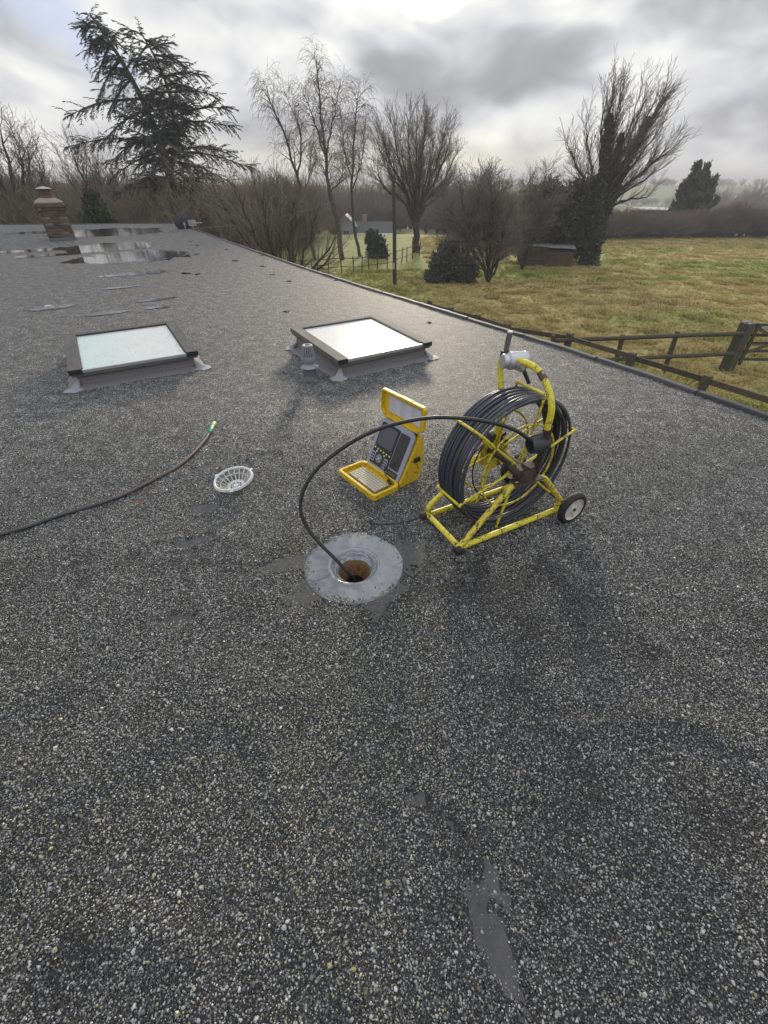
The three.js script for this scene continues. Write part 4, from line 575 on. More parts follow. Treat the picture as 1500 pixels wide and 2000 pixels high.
// ---------------------------------------------------------------- chimney of single bricks
{
  const c = thing('chimney_stack', 'squat weathered brick chimney with a capped pot on the far left of the roof', 'chimney', [-10.1, 0, -15.95], BY), r = rng(161);
  const bm = [[0.145, 0.098, 0.080], [0.19, 0.135, 0.105], [0.13, 0.098, 0.082], [0.21, 0.165, 0.13], [0.115, 0.085, 0.072], [0.155, 0.092, 0.074], [0.27, 0.225, 0.19]].map((k) => mat(rgb(...k), 0.92, { map: brickMap, bumpMap: grainBump, bumpScale: 0.003 }));
  part('mortar_core', bx(0.66, 0.93, 0.66, 0, 0.465, 0, 0, 0, 0, 0.004), mat(rgb(0.24, 0.22, 0.19), 0.95, { bumpMap: grainBump, bumpScale: 0.004 }), c);
  const L = 0.215, Hh = 0.065, pit = 0.075, bg = [0, 1, 2].map((k) => [bx(L, Hh, 0.06, 0, 0, 0, 0, 0, 0, 0.006), bx(0.1, Hh, 0.06, 0, 0, 0, 0, 0, 0, 0.006)]);
  for (let i = 0; i < 12; i++) {
    const out = i === 10 ? 0.025 : i === 11 ? 0.045 : 0, R = 0.33 + out;
    for (let f = 0; f < 4; f++) { let x = -R + (i % 2 ? 0 : 0.0); let first = i % 2 === (f % 2); while (x < R - 0.03) { let w = first ? 0.1025 : L; first = false; if (x + w > R) w = R - x; if (w < 0.04) break; const a = f * Math.PI / 2, g = (w > 0.2 ? bg[0][0] : bg[0][1]), m = part('brick', g, bm[Math.floor(r() * 7)], c), cx = x + w / 2, d = R - 0.012 + 0.007 * r(); m.scale.x = w > 0.2 ? 1 : (w - 0.008) / 0.1; m.position.set(cx * Math.cos(a) + d * Math.sin(a), 0.045 + i * pit, -cx * Math.sin(a) + d * Math.cos(a)); m.rotation.set(0, a + 0.02 * (r() - 0.5), 0.015 * (r() - 0.5)); x += w + 0.01; } }
  }
  part('mortar_cap', lathe([[0.40, 0.93], [0.405, 0.965], [0.33, 1.01], [0.22, 1.055], [0.17, 1.065]], 4).rotateY(Math.PI / 4).scale(1.28, 1, 1.28), mat(rgb(0.27, 0.235, 0.19), 0.95, { bumpMap: grainBump, bumpScale: 0.006 }), c);
  const pot = part('chimney_pot', lathe([[0.20, 1.03], [0.20, 1.09], [0.165, 1.11], [0.155, 1.22], [0.18, 1.235], [0.18, 1.255], [0.14, 1.258]], 24), mat(rgb(0.16, 0.075, 0.05), 0.85, { map: brickMap }), c);
  part('cap', lathe([[0.001, 1.335], [0.10, 1.315], [0.205, 1.285], [0.205, 1.272], [0.001, 1.272]], 24), mat(rgb(0.45, 0.43, 0.40), 0.7), pot);
  part('base_flashing', joined([0, 1, 2, 3].map((f) => { const g = bx(0.72, 0.07, 0.02, 0, 0.035, 0.355, -0.25, 0, 0, 0.004); g.rotateY(f * Math.PI / 2); return g; })), mat(rgb(0.10, 0.10, 0.105), 0.6), c);
}
// aerial and dish at the far corner
{
  const a = thing('tv_aerial', 'small white panel aerial on a short mast at the far right corner of the roof', 'aerial', [-7.05, -0.3, -19.0], 0.2), wm = mat(rgb(0.5, 0.51, 0.51), 0.5), al = mat(rgb(0.45, 0.46, 0.47), 0.4, { metalness: 0.6 });
  part('mast', cyl(0.018, 0.018, 0.62, 0, 0.31, 0, 10), al, a);
  const pn = part('reflector_grid', joined([bx(0.012, 0.22, 0.03, -0.16, 0.68, 0), bx(0.012, 0.22, 0.03, 0.16, 0.68, 0), ...[0.58, 0.63, 0.68, 0.73, 0.78].map((y) => bx(0.32, 0.026, 0.02, 0, y, 0.004)), bx(0.012, 0.21, 0.026, 0.0, 0.68, -0.003)]), wm, a);
  part('boom', joined([bx(0.5, 0.025, 0.025, 0.2, 0.68, 0.04), ...[0.05, 0.13, 0.21, 0.29, 0.37].map((x) => bx(0.008, 0.11 - x * 0.12, 0.008, x, 0.68, 0.055))]), wm, a);
  a.scale.setScalar(0.78);
  const d = thing('satellite_dish', 'dark grey satellite dish seen from behind, left of the white aerial', 'satellite dish', [-7.55, -0.35, -19.5], 0.5);
  part('dish', lathe([[0.002, 0], [0.12, 0.012], [0.24, 0.05], [0.32, 0.095], [0.325, 0.09], [0.24, 0.04], [0.12, 0.002], [0.002, -0.01]], 32).rotateX(-1.2).translate(0, 0.55, 0), mat(rgb(0.07, 0.07, 0.085), 0.6), d); part('bracket', joined([cyl(0.02, 0.02, 0.5, 0, 0.25, 0.08, 10), bx(0.06, 0.08, 0.12, 0, 0.52, 0.06)]), al, d); part('feed_arm', beam(V(0, 0.3, 0), V(0, 0.42, -0.42), 0.02, 0.02), al, d);
}
// ---------------------------------------------------------------- skylights
const kerbGrey = mat(rgb(0.30, 0.295, 0.315), 0.5, { map: brickMap, bumpMap: grainBump, bumpScale: 0.003 }), kerbPale = mat(rgb(0.35, 0.355, 0.385), 0.45, { bumpMap: grainBump, bumpScale: 0.004 });
const alu = mat(rgb(0.62, 0.63, 0.64), 0.35, { metalness: 0.75 }), frameBlack = mat(rgb(0.022, 0.022, 0.022), 0.5), trimGrey = mat(rgb(0.27, 0.26, 0.245), 0.7, { map: woodMap });
function skylight(label, x, z, turn, seed, boardC, tint, darkSeal) {
  const s = thing('skylight', label, 'skylight', [x, 0, z], turn), r = rng(seed), W = 1.1, D = 1.1, yf = 0.155, yb = 0.205, sl = Math.atan((yb - yf) / D), bw = 0.105;
  const board = mat(rgb(...boardC), 0.75, { map: woodMap, bumpMap: woodMap, bumpScale: 0.0015 });
  // flared upstand in liquid felt
  const ring = (w, d, y0, y1) => [V(-w / 2, y1, -d / 2), V(w / 2, y1, -d / 2), V(w / 2, y0, d / 2), V(-w / 2, y0, d / 2)];
  const gb = new GB(), A = ring(W + 0.10, D + 0.10, 0.003, 0.003), B = ring(W - 0.07, D - 0.07, 0.03, 0.03), C = ring(W - 0.10, D - 0.10, yf - 0.03, yb - 0.03);
  const N = 26, low = [], midr = [], top = []; for (let f = 0; f < 4; f++) for (let i = 0; i < N; i++) { const t = i / N, q = (R) => R[f].clone().lerp(R[(f + 1) % 4], t), a = q(A), k = 0.03 * noise(f * 9 + t * 9, seed) + 0.018 * noise(f * 31 + t * 34, seed); a.x += Math.sign(a.x) * k; a.z += Math.sign(a.z) * k; low.push(a); midr.push(q(B)); top.push(q(C)); }
  for (let i = 0; i < low.length; i++) { const j = (i + 1) % low.length; gb.quad(low[j], low[i], midr[i], midr[j]); gb.quad(midr[j], midr[i], top[i], top[j]); }
  part('upstand', gb.geo(), kerbGrey, s);
  for (const [sx, sz] of [[-1, 1], [1, 1], [1, -1], [-1, -1]]) {           // torn corners of pale waterproofing
    const g2 = new GB(), c = V(sx * (W / 2 - 0.02), 0.10, sz * (D / 2 - 0.02)), rim = [], n = 18;
    for (let i = 0; i <= n; i++) { const a = Math.atan2(sz, sx) + (i / n - 0.5) * 3.6, R = 0.07 + 0.035 * noise(i * 0.6, seed + sx * 3 + sz * 7) + 0.03 * noise(i * 1.7, seed + sx * 5) + 0.045 * Math.cos((i / n - 0.5) * 3.6); rim.push(V(c.x + Math.cos(a) * R, 0.0065 + 0.003 * r(), c.z + Math.sin(a) * R)); }
    const hub = rim.map((p) => V(c.x, 0.085, c.z).lerp(p, 0.5)).map((p) => p.setY(0.02)), tip = V(c.x - sx * 0.045, 0.10, c.z - sz * 0.045);
    for (let i = 0; i < n; i++) { g2.quad(rim[i + 1], rim[i], hub[i], hub[i + 1]); g2.quad(hub[i + 1], hub[i], tip, tip); }
    part('sealing_patch', g2.geo(), kerbPale, s);
  }
  const yc = (z2) => mix(yb, yf, z2 / D + 0.5), fr = (w, h, d, X, Z, up, m, nm, t = 0) => part(nm, bx(w, h, d, X, yc(Z) + up, Z, sl, 0, t, 0.004), m, s);
  fr(W - 0.02, 0.03, D - 0.02, 0, 0, -0.034, trimGrey, 'timber_base');
  fr(bw, 0.042, D, -W / 2 + bw / 2, 0, -0.002, board, 'side_board'); fr(bw, 0.042, D, W / 2 - bw / 2, 0, -0.002, board, 'side_board');
  fr(W - 2 * bw - 0.002, 0.042, 0.07, 0, -D / 2 + 0.035, -0.002, board, 'back_board');
  fr(W - 2 * bw - 0.002, 0.030, 0.022, 0, D / 2 - 0.014, -0.006, alu, 'front_bar');
  for (const k of [-1, 1]) fr(bw + 0.002, 0.045, 0.006, k * (W / 2 - bw / 2), D / 2 + 0.003, -0.003, frameBlack, 'end_cap');
  for (const k of [-1, 1]) fr(0.008, 0.012, D - 0.12, k * (W / 2 - bw - 0.005), 0.02, 0.010, frameBlack, 'glazing_seal'); fr(W - 2 * bw - 0.03, 0.012, 0.012, 0, -D / 2 + 0.077, 0.010, frameBlack, 'glazing_seal');
  const map = tex(256, 256, (u, v, o) => { const n = fbm(u * 5 + seed, v * 5, seed, 5), m = smooth(0.10, 0.42, fbm(u * 9 + seed * 2, v * 9, seed + 4, 4) + 0.34 * smooth(0.25, 0.5, u - 0.5 + 0.25 * n) * (0.5 + n) - 0.08), sp = smooth(0.30, 0.38, noise(u * 60, v * 60, seed)); const cold = seed === 171 ? smooth(0.55, 0.1, u) : 0; o[0] = toS(tint[0] * (1 - 0.14 * cold) * (1 + 0.10 * n) * (1 - 0.22 * m) * (1 - 0.25 * sp)); o[1] = toS(tint[1] * (1 + 0.08 * n) * (1 - 0.18 * m) * (1 - 0.25 * sp)); o[2] = toS(tint[2] * (1 + 0.06 * n) * (1 - 0.28 * m) * (1 - 0.25 * sp)); }, true);
  const pg = new THREE.BoxGeometry(W - 2 * bw - 0.02, 0.012, D - 0.10); pg.rotateX(sl); pg.translate(0, yc(0.02) - 0.004, 0.02);
  part('glass_pane', pg, new THREE.MeshPhysicalMaterial({ color: 0xffffff, map, roughness: 0.32, clearcoat: 0.35, clearcoatRoughness: 0.1 }), s);
  return s;
}
skylight('left skylight with greenish stained pane in a dark grey frame', -2.581, -4.479, 0.545, 171, [0.17, 0.168, 0.178], [0.58, 0.615, 0.59]);
skylight('right skylight with clean white pane behind the small vent pipe', -0.264, -4.766, 0.574, 172, [0.27, 0.268, 0.262], [0.72, 0.715, 0.67]);
// vent pipe with slotted cowl
{
  const v = thing('vent_pipe', 'short grey plastic vent pipe with a slotted cowl beside the right skylight', 'vent', [-0.702, 0, -4.03]), pm = mat(rgb(0.27, 0.275, 0.305), 0.45), dk = mat(rgb(0.10, 0.10, 0.115), 0.6);
  part('felt_collar', lathe([[0.085, 0.003], [0.068, 0.02], [0.058, 0.05], [0.056, 0.098], [0.001, 0.1]], 28), dk, v);
  part('pipe', lathe([[0.046, 0.09], [0.075, 0.098], [0.078, 0.108], [0.05, 0.125], [0.046, 0.14], [0.05, 0.152], [0.062, 0.165], [0.064, 0.205], [0.060, 0.21]], 28), pm, v);
  const cw = part('cowl', joined([lathe([[0.045, 0.294], [0.047, 0.303], [0.042, 0.308], [0.024, 0.308], [0.022, 0.300]], 28), ...Array.from({ length: 18 }, (_, i) => { const a = i / 18 * 6.283, g = beam(V(0.060, 0.205, 0), V(0.045, 0.298, 0), 0.010, 0.008, V(1, 0, 0), 0.001); g.rotateY(a); return g; })]), pm, v);
  part('cowl_core', cyl(0.047, 0.036, 0.088, 0, 0.252, 0, 24), mat(rgb(0.09, 0.09, 0.10), 0.7), cw);
  part('bracket_lug', bx(0.03, 0.02, 0.03, 0.075, 0.115, 0.02, 0, 0.3, 0, 0.004), pm, v);
}
// ---------------------------------------------------------------- roof drain
{
  const d = thing('roof_drain', 'round wet metal roof drain with a wide flange and rusty funnel', 'drain', [DRAIN[0], 0, DRAIN[1]]);
  const fm = tex(512, 512, (u, v, o) => {
    const n = fbm(u * 6 + 3, v * 6, 2, 5), n2 = fbm(u * 16, v * 16, 5, 4), sp = smooth(0.33, 0.4, noise(u * 55, v * 55, 3)), st = smooth(0.10, 0.3, n2 + 0.3 * n), rim = Math.hypot(u - 0.5, v - 0.5) * 2, mud = smooth(0.10, 0.26, n2 + 0.5 * n + 0.9 * (rim - 0.86));
    const g = [0.155, 0.163, 0.182]; for (let i = 0; i < 3; i++) { let c = g[i] * (1 + 0.4 * n + 0.3 * n2); c = mix(c, [0.21, 0.207, 0.198][i], st * 0.5); c = mix(c, [0.075, 0.07, 0.06][i], mud * 0.75); o[i] = toS(mix(c, 0.03, sp * 0.05)); }
  }, true);
  const planar = (g) => { const p = g.attributes.position, uv = g.attributes.uv; for (let i = 0; i < p.count; i++) uv.setXY(i, p.getX(i) / 0.5 + 0.5, p.getZ(i) / 0.5 + 0.5); return g; };
  const wob = (g, k) => { const p = g.attributes.position; for (let i = 0; i < p.count; i++) { const x = p.getX(i), z = p.getZ(i); p.setY(i, p.getY(i) + k * noise(x * 16, z * 16, 2)); } g.computeVertexNormals(); return g; };
  part('flange', planar(wob(lathe([[0.120, 0.002], [0.124, 0.006], [0.135, 0.0035], [0.16, 0.004], [0.19, 0.0045], [0.225, 0.0052], [0.238, 0.0058], [0.243, 0.0048], [0.245, 0.0]], 72), 0.0022)), new THREE.MeshPhysicalMaterial({ color: 0xffffff, map: fm, roughness: 0.22, metalness: 0.45, clearcoat: 1, clearcoatRoughness: 0.06 }), d);
  part('rim', wob(lathe([[0.112, -0.006], [0.1165, 0.001], [0.120, 0.0045], [0.1245, 0.004], [0.127, 0.001]], 72), 0.003), mat(rgb(0.30, 0.31, 0.33), 0.2, { metalness: 0.25 }), d);
  const bm = tex(512, 256, (u, v, o) => { const n = tile(u, v, 9, 2, 5), n2 = tile(u, v, 30, 6, 3), c = [0.165, 0.175, 0.20].map((q) => q * (1 + 1.2 * n)), m = smooth(0.08, 0.2, n2 + 0.4 * n); for (let i = 0; i < 3; i++) o[i] = toS(mix(c[i], [0.42, 0.43, 0.43][i], m * 0.9)); }, true);
  part('bowl', wob(lathe([[0.0775, -0.038], [0.088, -0.029], [0.103, -0.018], [0.112, -0.007], [0.119, 0.0035]], 56), 0.003), mat(0xffffff, 0.22, { map: bm }), d);
  const rm = tex(512, 256, (u, v, o) => { const n = tile(u, v, 8, 4, 5), n2 = tile(u, v, 26, 9, 3), e = smooth(0.62, 0.9, v + 0.5 * n2), dk = smooth(0.02, 0.22, n2 + 0.5 * n); const c = [0.19 + 0.2 * n, 0.095 + 0.11 * n, 0.036]; for (let i = 0; i < 3; i++) { let k = mix(c[i], [0.05, 0.035, 0.02][i], dk); k = mix(k, [0.13, 0.13, 0.05][i], e * 0.7); o[i] = toS(k); } }, true);
  part('rusty_funnel', wob(lathe([[0.042, -0.112], [0.051, -0.097], [0.062, -0.070], [0.071, -0.050], [0.0785, -0.036]], 48), 0.007), mat(0xffffff, 0.55, { map: rm }), d);
  part('downpipe', lathe([[0.002, -0.26], [0.044, -0.26], [0.043, -0.18], [0.0435, -0.110]], 32), mat(rgb(0.035, 0.03, 0.028), 0.5), d);
  part('downpipe_water', new THREE.CircleGeometry(0.043, 28).rotateX(-Math.PI / 2).translate(0, -0.175, 0), waterMat, d);
}
{                                                                     // grit scattered over the flange
  const r = rng(181), gb = []; for (let i = 0; i < 26; i++) { const a = r() * 6.28, d = 0.135 + 0.105 * Math.sqrt(r()), g = new THREE.IcosahedronGeometry(0.0018 + 0.0022 * r(), 0); g.rotateY(r() * 6); g.translate(Math.cos(a) * d, 0.0062, Math.sin(a) * d); if (fbm(Math.cos(a) * d * 9, Math.sin(a) * d * 9, 1, 2) > -0.05) gb.push(g); }
  const m = topMesh('grit', joined(gb), mat(rgb(0.05, 0.05, 0.048), 0.7)); m.position.set(DRAIN[0], 0, DRAIN[1]); tag(m, 'dark grit scattered on the metal drain flange', 'grit', null, 'stuff');
}
// ---------------------------------------------------------------- leaf guards
function leafGuard(label, x, y, z, R, tiltX, tiltZ, inverted) {
  const g = thing('leaf_guard', label, 'leaf guard', [x, y, z]); g.rotation.set(tiltX, 0.3, tiltZ);
  const pm = mat(rgb(0.66, 0.67, 0.69), 0.5, { map: brickMapPale }), old = mat(rgb(0.66, 0.66, 0.44), 0.6), k = R / 0.12, r0 = 0.056 * k, r1 = R, h = 0.064 * k, N = 18, tor = (rad, t, yy) => { const q = new THREE.TorusGeometry(rad, t, 6, 48); q.rotateX(Math.PI / 2); q.scale(1, 1.0, 1); q.translate(0, yy, 0); return q; };
  part('rim', joined([tor(r1, 0.0065 * k, h), tor(r1 + 0.005, 0.0045 * k, h - 0.007 * k), tor(r1 - 0.005 * k, 0.004 * k, h - 0.003 * k)]), pm, g);
  for (let i = 0; i < N; i++) { const a = i / N * 6.283 + 0.1, q = beam(V(r0, 0.004, 0), V(r1, h, 0), 0.0042 * k, 0.010 * k, V(0, 1, 0), 0.0006); q.rotateY(a); part('rib', q, (i % N) > 8 && i < 12 ? old : pm, g); }
  part('hoop', tor(mix(r0, r1, 0.55), 0.003 * k, h * 0.55), pm, g);
  const base = part('base_plate', joined([tor(r0, 0.005 * k, 0.003), tor(r0 * 0.72, 0.003 * k, 0.004), tor(r0 * 0.45, 0.003 * k, 0.004), cyl(r0 * 0.28, r0 * 0.28, 0.006, 0, 0.004, 0, 20), ...Array.from({ length: 8 }, (_, i) => { const q = bx(r0 * 0.98, 0.004, 0.006 * k, r0 * 0.5, 0.004, 0, 0, 0, 0, 0.0008); q.rotateY(i * 0.785); return q; })]), pm, g);
  const b2 = cyl(r0, r0, 0.003, 0, 0.0, 0, 32); part('base_web', new THREE.RingGeometry(r0 * 0.74, r0 * 0.99, 40).rotateX(-Math.PI / 2).translate(0, 0.0046, 0), pm, g);
  for (const a of [0.4, 2.5, 4.6]) { const q = bx(0.03 * k, 0.006, 0.022 * k, r1 + 0.006, h, 0, 0, 0, 0, 0.002); q.rotateY(a); part('clip', q, pm, g); }
  return g;
}
leafGuard('grey plastic leaf guard lying upside down on the chippings left of the drain', -0.908, 0.008, -2.19, 0.112, 0.07, 0.10);
{ const g = leafGuard('distant grey leaf guard sitting in a small puddle left of the left skylight', -4.90, 0.045, -6.80, 0.085, Math.PI, 0); }
// ---------------------------------------------------------------- hose with green connector
{
  const h = thing('hose', 'grey brown water hose with a green connector curving in from the left', 'hose', [0, 0, 0]);
  const P = [[-2.9, -1.15], [-2.35, -1.47], [-2.024, -1.717], [-1.932, -1.79], [-1.81, -1.891], [-1.648, -1.999], [-1.547, -2.088], [-1.442, -2.24], [-1.351, -2.408], [-1.304, -2.605], [-1.289, -2.785], [-1.29, -2.881]].map(([x, z]) => V(x, 0.012 + relief(x, z), z));
  const hm = tex(64, 512, (u, v, o) => { const n = tile(u, v, 14, 3, 4), k = smooth(0.5, 0.75, v + 0.25 * n); o[0] = toS(mix(0.05, 0.17, k) * (1 + 0.6 * n)); o[1] = toS(mix(0.05, 0.125, k) * (1 + 0.6 * n)); o[2] = toS(mix(0.052, 0.10, k) * (1 + 0.6 * n)); }, true); hm.repeat.set(1, 1 / 2.75);
  part('tube', new GB().tube(spline(P, 90), 0.0105, 12, true).geo(), mat(0xffffff, 0.42, { map: hm }), h);
  const ax = V(-0.012, 0, -0.12).normalize(), at = V(-1.2905, 0.0165, -2.885), gm = mat(rgb(0.02, 0.30, 0.16), 0.4), along = (g) => { g.applyQuaternion(new THREE.Quaternion().setFromUnitVectors(V(0, 1, 0), ax)); g.translate(at.x, at.y, at.z); return g; };
  const cn = part('connector', along(lathe([[0.011, -0.012], [0.016, -0.010], [0.0175, 0.004], [0.0145, 0.008], [0.0145, 0.016], [0.0175, 0.020], [0.0178, 0.044], [0.0135, 0.050], [0.012, 0.052]], 20)), gm, h);
  part('spout', along(lathe([[0.0115, 0.05], [0.011, 0.10], [0.0155, 0.104], [0.016, 0.15], [0.010, 0.158], [0.001, 0.158]], 18)), mat(rgb(0.42, 0.62, 0.16), 0.35), cn);
  part('collar', along(lathe([[0.0125, 0.052], [0.0135, 0.056], [0.0135, 0.092], [0.012, 0.096]], 18)), mat(rgb(0.45, 0.5, 0.40), 0.4), cn);
}
// ---------------------------------------------------------------- cable reel
const yellowTube = mat(0xffffff, 0.45, { map: rustyYellow(0.70, 0.61, 0.045, 0.18, 11) }), yellowWorn = mat(0xffffff, 0.5, { map: rustyYellow(0.64, 0.53, 0.05, 0.12, 15) }), rustMat = mat(rgb(0.115, 0.085, 0.072), 0.6, { map: brickMap, bumpMap: grainBump, bumpScale: 0.002 }), blackSteel = mat(rgb(0.035, 0.035, 0.037), 0.45), blackRub = mat(rgb(0.022, 0.022, 0.023), 0.7, { bumpMap: grainBump, bumpScale: 0.001 }), cableMat = mat(rgb(0.05, 0.056, 0.074), 0.3);
yellowTube.map.repeat.set(4, 4); yellowWorn.map.repeat.set(5, 5);
const RO = V(0.697, 0.0, -1.776), RT = 28.15 * Math.PI / 180, HY = 0.369;
{
  const R = thing('cable_reel', 'worn yellow tubular steel cable reel stand on two wheels beside the drain', 'cable reel', [RO.x, RO.y, RO.z], RT), tube = (pts, r, n = 24, sides = 14) => new GB().tube(spline(pts.map((p) => V(...p)), n), r, sides, true).geo();
  const seg = (pts, r, sides = 12) => new GB().tube(pts.map((p) => V(...p)), r, sides, true).geo();
  // base frame and two A-frames
  const base = part('base_frame', joined([seg([[-0.352, 0.03, 0], [0.30, 0.032, 0]], 0.0155), seg([[-0.359, 0.03, 0.012], [-0.352, 0.03, -0.31]], 0.0155), seg([[-0.352, 0.03, -0.299], [0.30, 0.032, -0.299]], 0.0155), seg([[0.30, 0.032, 0], [0.318, 0.093, 0]], 0.0145), seg([[0.30, 0.032, -0.299], [0.318, 0.093, -0.299]], 0.0145)]), yellowTube, R);
  part('side_frame', tube([[-0.359, 0.035, 0], [-0.23, 0.168, 0], [-0.115, 0.287, 0], [-0.075, 0.312, 0], [0.0, 0.312, 0], [0.098, 0.306, 0], [0.14, 0.29, 0], [0.20, 0.226, 0], [0.318, 0.093, 0]], 0.0155, 60), yellowWorn, R);
  part('side_frame', tube([[-0.352, 0.03, -0.299], [-0.349, 0.085, -0.299], [-0.32, 0.114, -0.299], [-0.27, 0.147, -0.299], [-0.141, 0.262, -0.299], [-0.06, 0.318, -0.299], [0.06, 0.314, -0.299], [0.14, 0.288, -0.299], [0.318, 0.093, -0.299]], 0.0155, 60), yellowTube, R);
  for (const z of [0.012, -0.31]) part('foot', joined([cyl(0.020, 0.017, 0.028, -0.357, 0.014, z, 16), cyl(0.017, 0.020, 0.03, -0.378, 0.03, z, 16, 'x')]), z > 0 ? blackRub : rustMat, R);
  // axle and wheels
  part('axle', cyl(0.009, 0.009, 0.50, 0.318, 0.093, -0.15, 12, 'z'), rustMat, R);
  for (const [z, k] of [[0.082, 1], [-0.382, -1]]) {
    const w = part('wheel', lathe([[0.066, -0.019], [0.078, -0.0205], [0.086, -0.018], [0.0925, -0.009], [0.0935, 0], [0.0925, 0.009], [0.086, 0.018], [0.078, 0.0205], [0.066, 0.019]], 48), blackRub, R); w.rotation.x = Math.PI / 2; w.position.set(0.318, 0.0935, z);
    part('rim', joined([lathe([[0.067, 0.018], [0.066, 0.013], [0.060, 0.008], [0.030, 0.006], [0.024, 0.014], [0.012, 0.017], [0.006, 0.016]], 40), lathe([[0.006, -0.016], [0.012, -0.017], [0.024, -0.014], [0.030, -0.006], [0.060, -0.008], [0.066, -0.013], [0.067, -0.018]], 40), ...[0, 1, 2, 3, 4].map((i) => { const g = bx(0.034, 0.006, 0.012, 0.045, 0.010, 0, 0, 0, 0, 0.002); g.rotateY(i * 1.2566); return g; })]), mat(rgb(0.62, 0.60, 0.53), 0.6, { map: brickMapPale }), w);
    part('hub_bolt', cyl(0.009, 0.008, 0.02, 0, k * 0.014 * 1, 0, 8), rustMat, w);
  }
  // bearing, brackets, guide
  part('bearing_block', joined([bx(0.092, 0.072, 0.075, 0.002, 0.358, -0.012, 0, 0, 0, 0.006), cyl(0.024, 0.024, 0.075, -0.042, 0.375, -0.03, 18, 'z'), bx(0.055, 0.010, 0.06, 0.018, 0.399, -0.01, 0, 0.2, 0, 0.003), cyl(0.008, 0.008, 0.02, -0.03, 0.40, 0.01, 8), cyl(0.009, 0.009, 0.012, 0.03, 0.36, 0.03, 6, 'z'), cyl(0.009, 0.009, 0.012, -0.025, 0.345, 0.03, 6, 'z')]), rustMat, R);
  part('mounting_plate', bx(0.185, 0.009, 0.06, 0.012, 0.3225, 0.0, 0, 0, -0.03, 0.002), rustMat, R);
  part('upright_bracket', beam(V(0.045, 0.36, 0.012), V(0.012, 0.645, 0.052), 0.036, 0.012, V(1, 0, 0), 0.002), mat(rgb(0.06, 0.045, 0.042), 0.7, { bumpMap: grainBump, bumpScale: 0.001 }), R);
  const gd = part('cable_guide', lathe([[0.034, 0.001], [0.040, 0], [0.0425, 0.006], [0.0425, 0.075], [0.038, 0.088], [0.02, 0.092], [0.001, 0.092], [0.001, 0.088], [0.018, 0.086], [0.033, 0.072], [0.034, 0.001]], 32), mat(rgb(0.045, 0.047, 0.05), 0.42), R); gd.rotation.set(0, -0.25, -Math.PI / 2 + 0.12); gd.position.set(-0.036, 0.532, 0.008);
  // carrying hoop over the drum
  part('carrying_hoop', tube([[0, 0.625, 0.053], [0, 0.716, 0.050], [0, 0.77, 0.025], [0, 0.82, -0.022], [0, 0.85, -0.07], [0, 0.858, -0.12], [0, 0.857, -0.18], [0, 0.853, -0.26], [0, 0.840, -0.298], [0, 0.79, -0.302], [0, 0.728, -0.283], [0, 0.60, -0.252], [0, 0.475, -0.25], [0, 0.41, -0.268]], 0.0146, 70, 16), yellowTube, R);
  part('hoop_band', new GB().tube(spline([V(0, 0.822, -0.024), V(0, 0.836, -0.045), V(0, 0.844, -0.058)], 5), 0.0154, 16, true).geo(), rustMat, R);
  const sw = part('swivel_head', lathe([[0.001, -0.062], [0.030, -0.062], [0.032, -0.058], [0.032, -0.038], [0.029, -0.037], [0.029, -0.033], [0.038, -0.031], [0.0395, -0.02], [0.0395, 0.034], [0.037, 0.040], [0.037, 0.043], [0.0385, 0.044], [0.036, 0.062], [0.001, 0.064]], 32), mat(rgb(0.52, 0.53, 0.55), 0.35, { metalness: 0.5 }), R); sw.rotation.set(0, -0.30, -Math.PI / 2); sw.position.set(0.006, 0.846, -0.222);
  part('end_knob', cyl(0.026, 0.022, 0.03, 0.0, 0.0, 0.0, 24, 'z').translate(0.0, 0.0, 0.0), mat(rgb(0.33, 0.33, 0.34), 0.35, { metalness: 0.6 }), sw).position.set(0.012, 0.012, 0.045);
  part('knob_screw', cyl(0.011, 0.010, 0.012, 0.012, 0.012, 0.064, 16, 'z'), mat(rgb(0.75, 0.75, 0.75), 0.25, { metalness: 0.8 }), sw);
  part('collar', cyl(0.024, 0.024, 0.035, 0, 0.858, -0.283, 20), blackSteel, R);
  part('handle_stick', new GB().tube([V(0, 0.86, -0.284), V(0.004, 0.905, -0.285), V(0.008, 0.953, -0.286)], [0.0125, 0.0125, 0.0125], 16, true).geo(), mat(rgb(0.10, 0.10, 0.10), 0.4), R); part('stick_end', cyl(0.0128, 0.0122, 0.006, 0.0083, 0.956, -0.286, 20), mat(rgb(0.6, 0.6, 0.58), 0.4), R);
  part('locking_lever', seg([[0.035, 0.828, -0.205], [0.065, 0.78, -0.20], [0.095, 0.735, -0.195]], 0.0095), blackSteel, R);
  // drum cage: hub, six spokes and six arms either side, rings
  part('drum_shaft', cyl(0.026, 0.026, 0.27, 0, HY, -0.14, 20, 'z'), rustMat, R);
  for (const z of [-0.06, -0.245]) {
    part('drum_ring', new GB().tube([...Array(49)].map((_, i) => V(0.225 * Math.cos(i / 48 * 6.2832), HY + 0.225 * Math.sin(i / 48 * 6.2832), z)), 0.0055, 8, false, null, true).geo(), yellowWorn, R);
    for (let i = 0; i < 6; i++) { const a = (79 - 60 * i) * Math.PI / 180, c = Math.cos(a), s = Math.sin(a); part('spoke', seg([[0.03 * c, HY + 0.03 * s, z + 0.006], [0.366 * c, HY + 0.366 * s, z]], 0.0068, 8), i % 2 ? yellowTube : yellowWorn, R); }
  }
  for (let i = 0; i < 6; i++) { const a = (79 - 60 * i) * Math.PI / 180, c = 0.366 * Math.cos(a), s = HY + 0.366 * Math.sin(a); part('cage_arm', seg([[c, s, -0.050], [c, s, -0.252]], 0.0072, 8), i % 2 ? yellowWorn : yellowTube, R); }
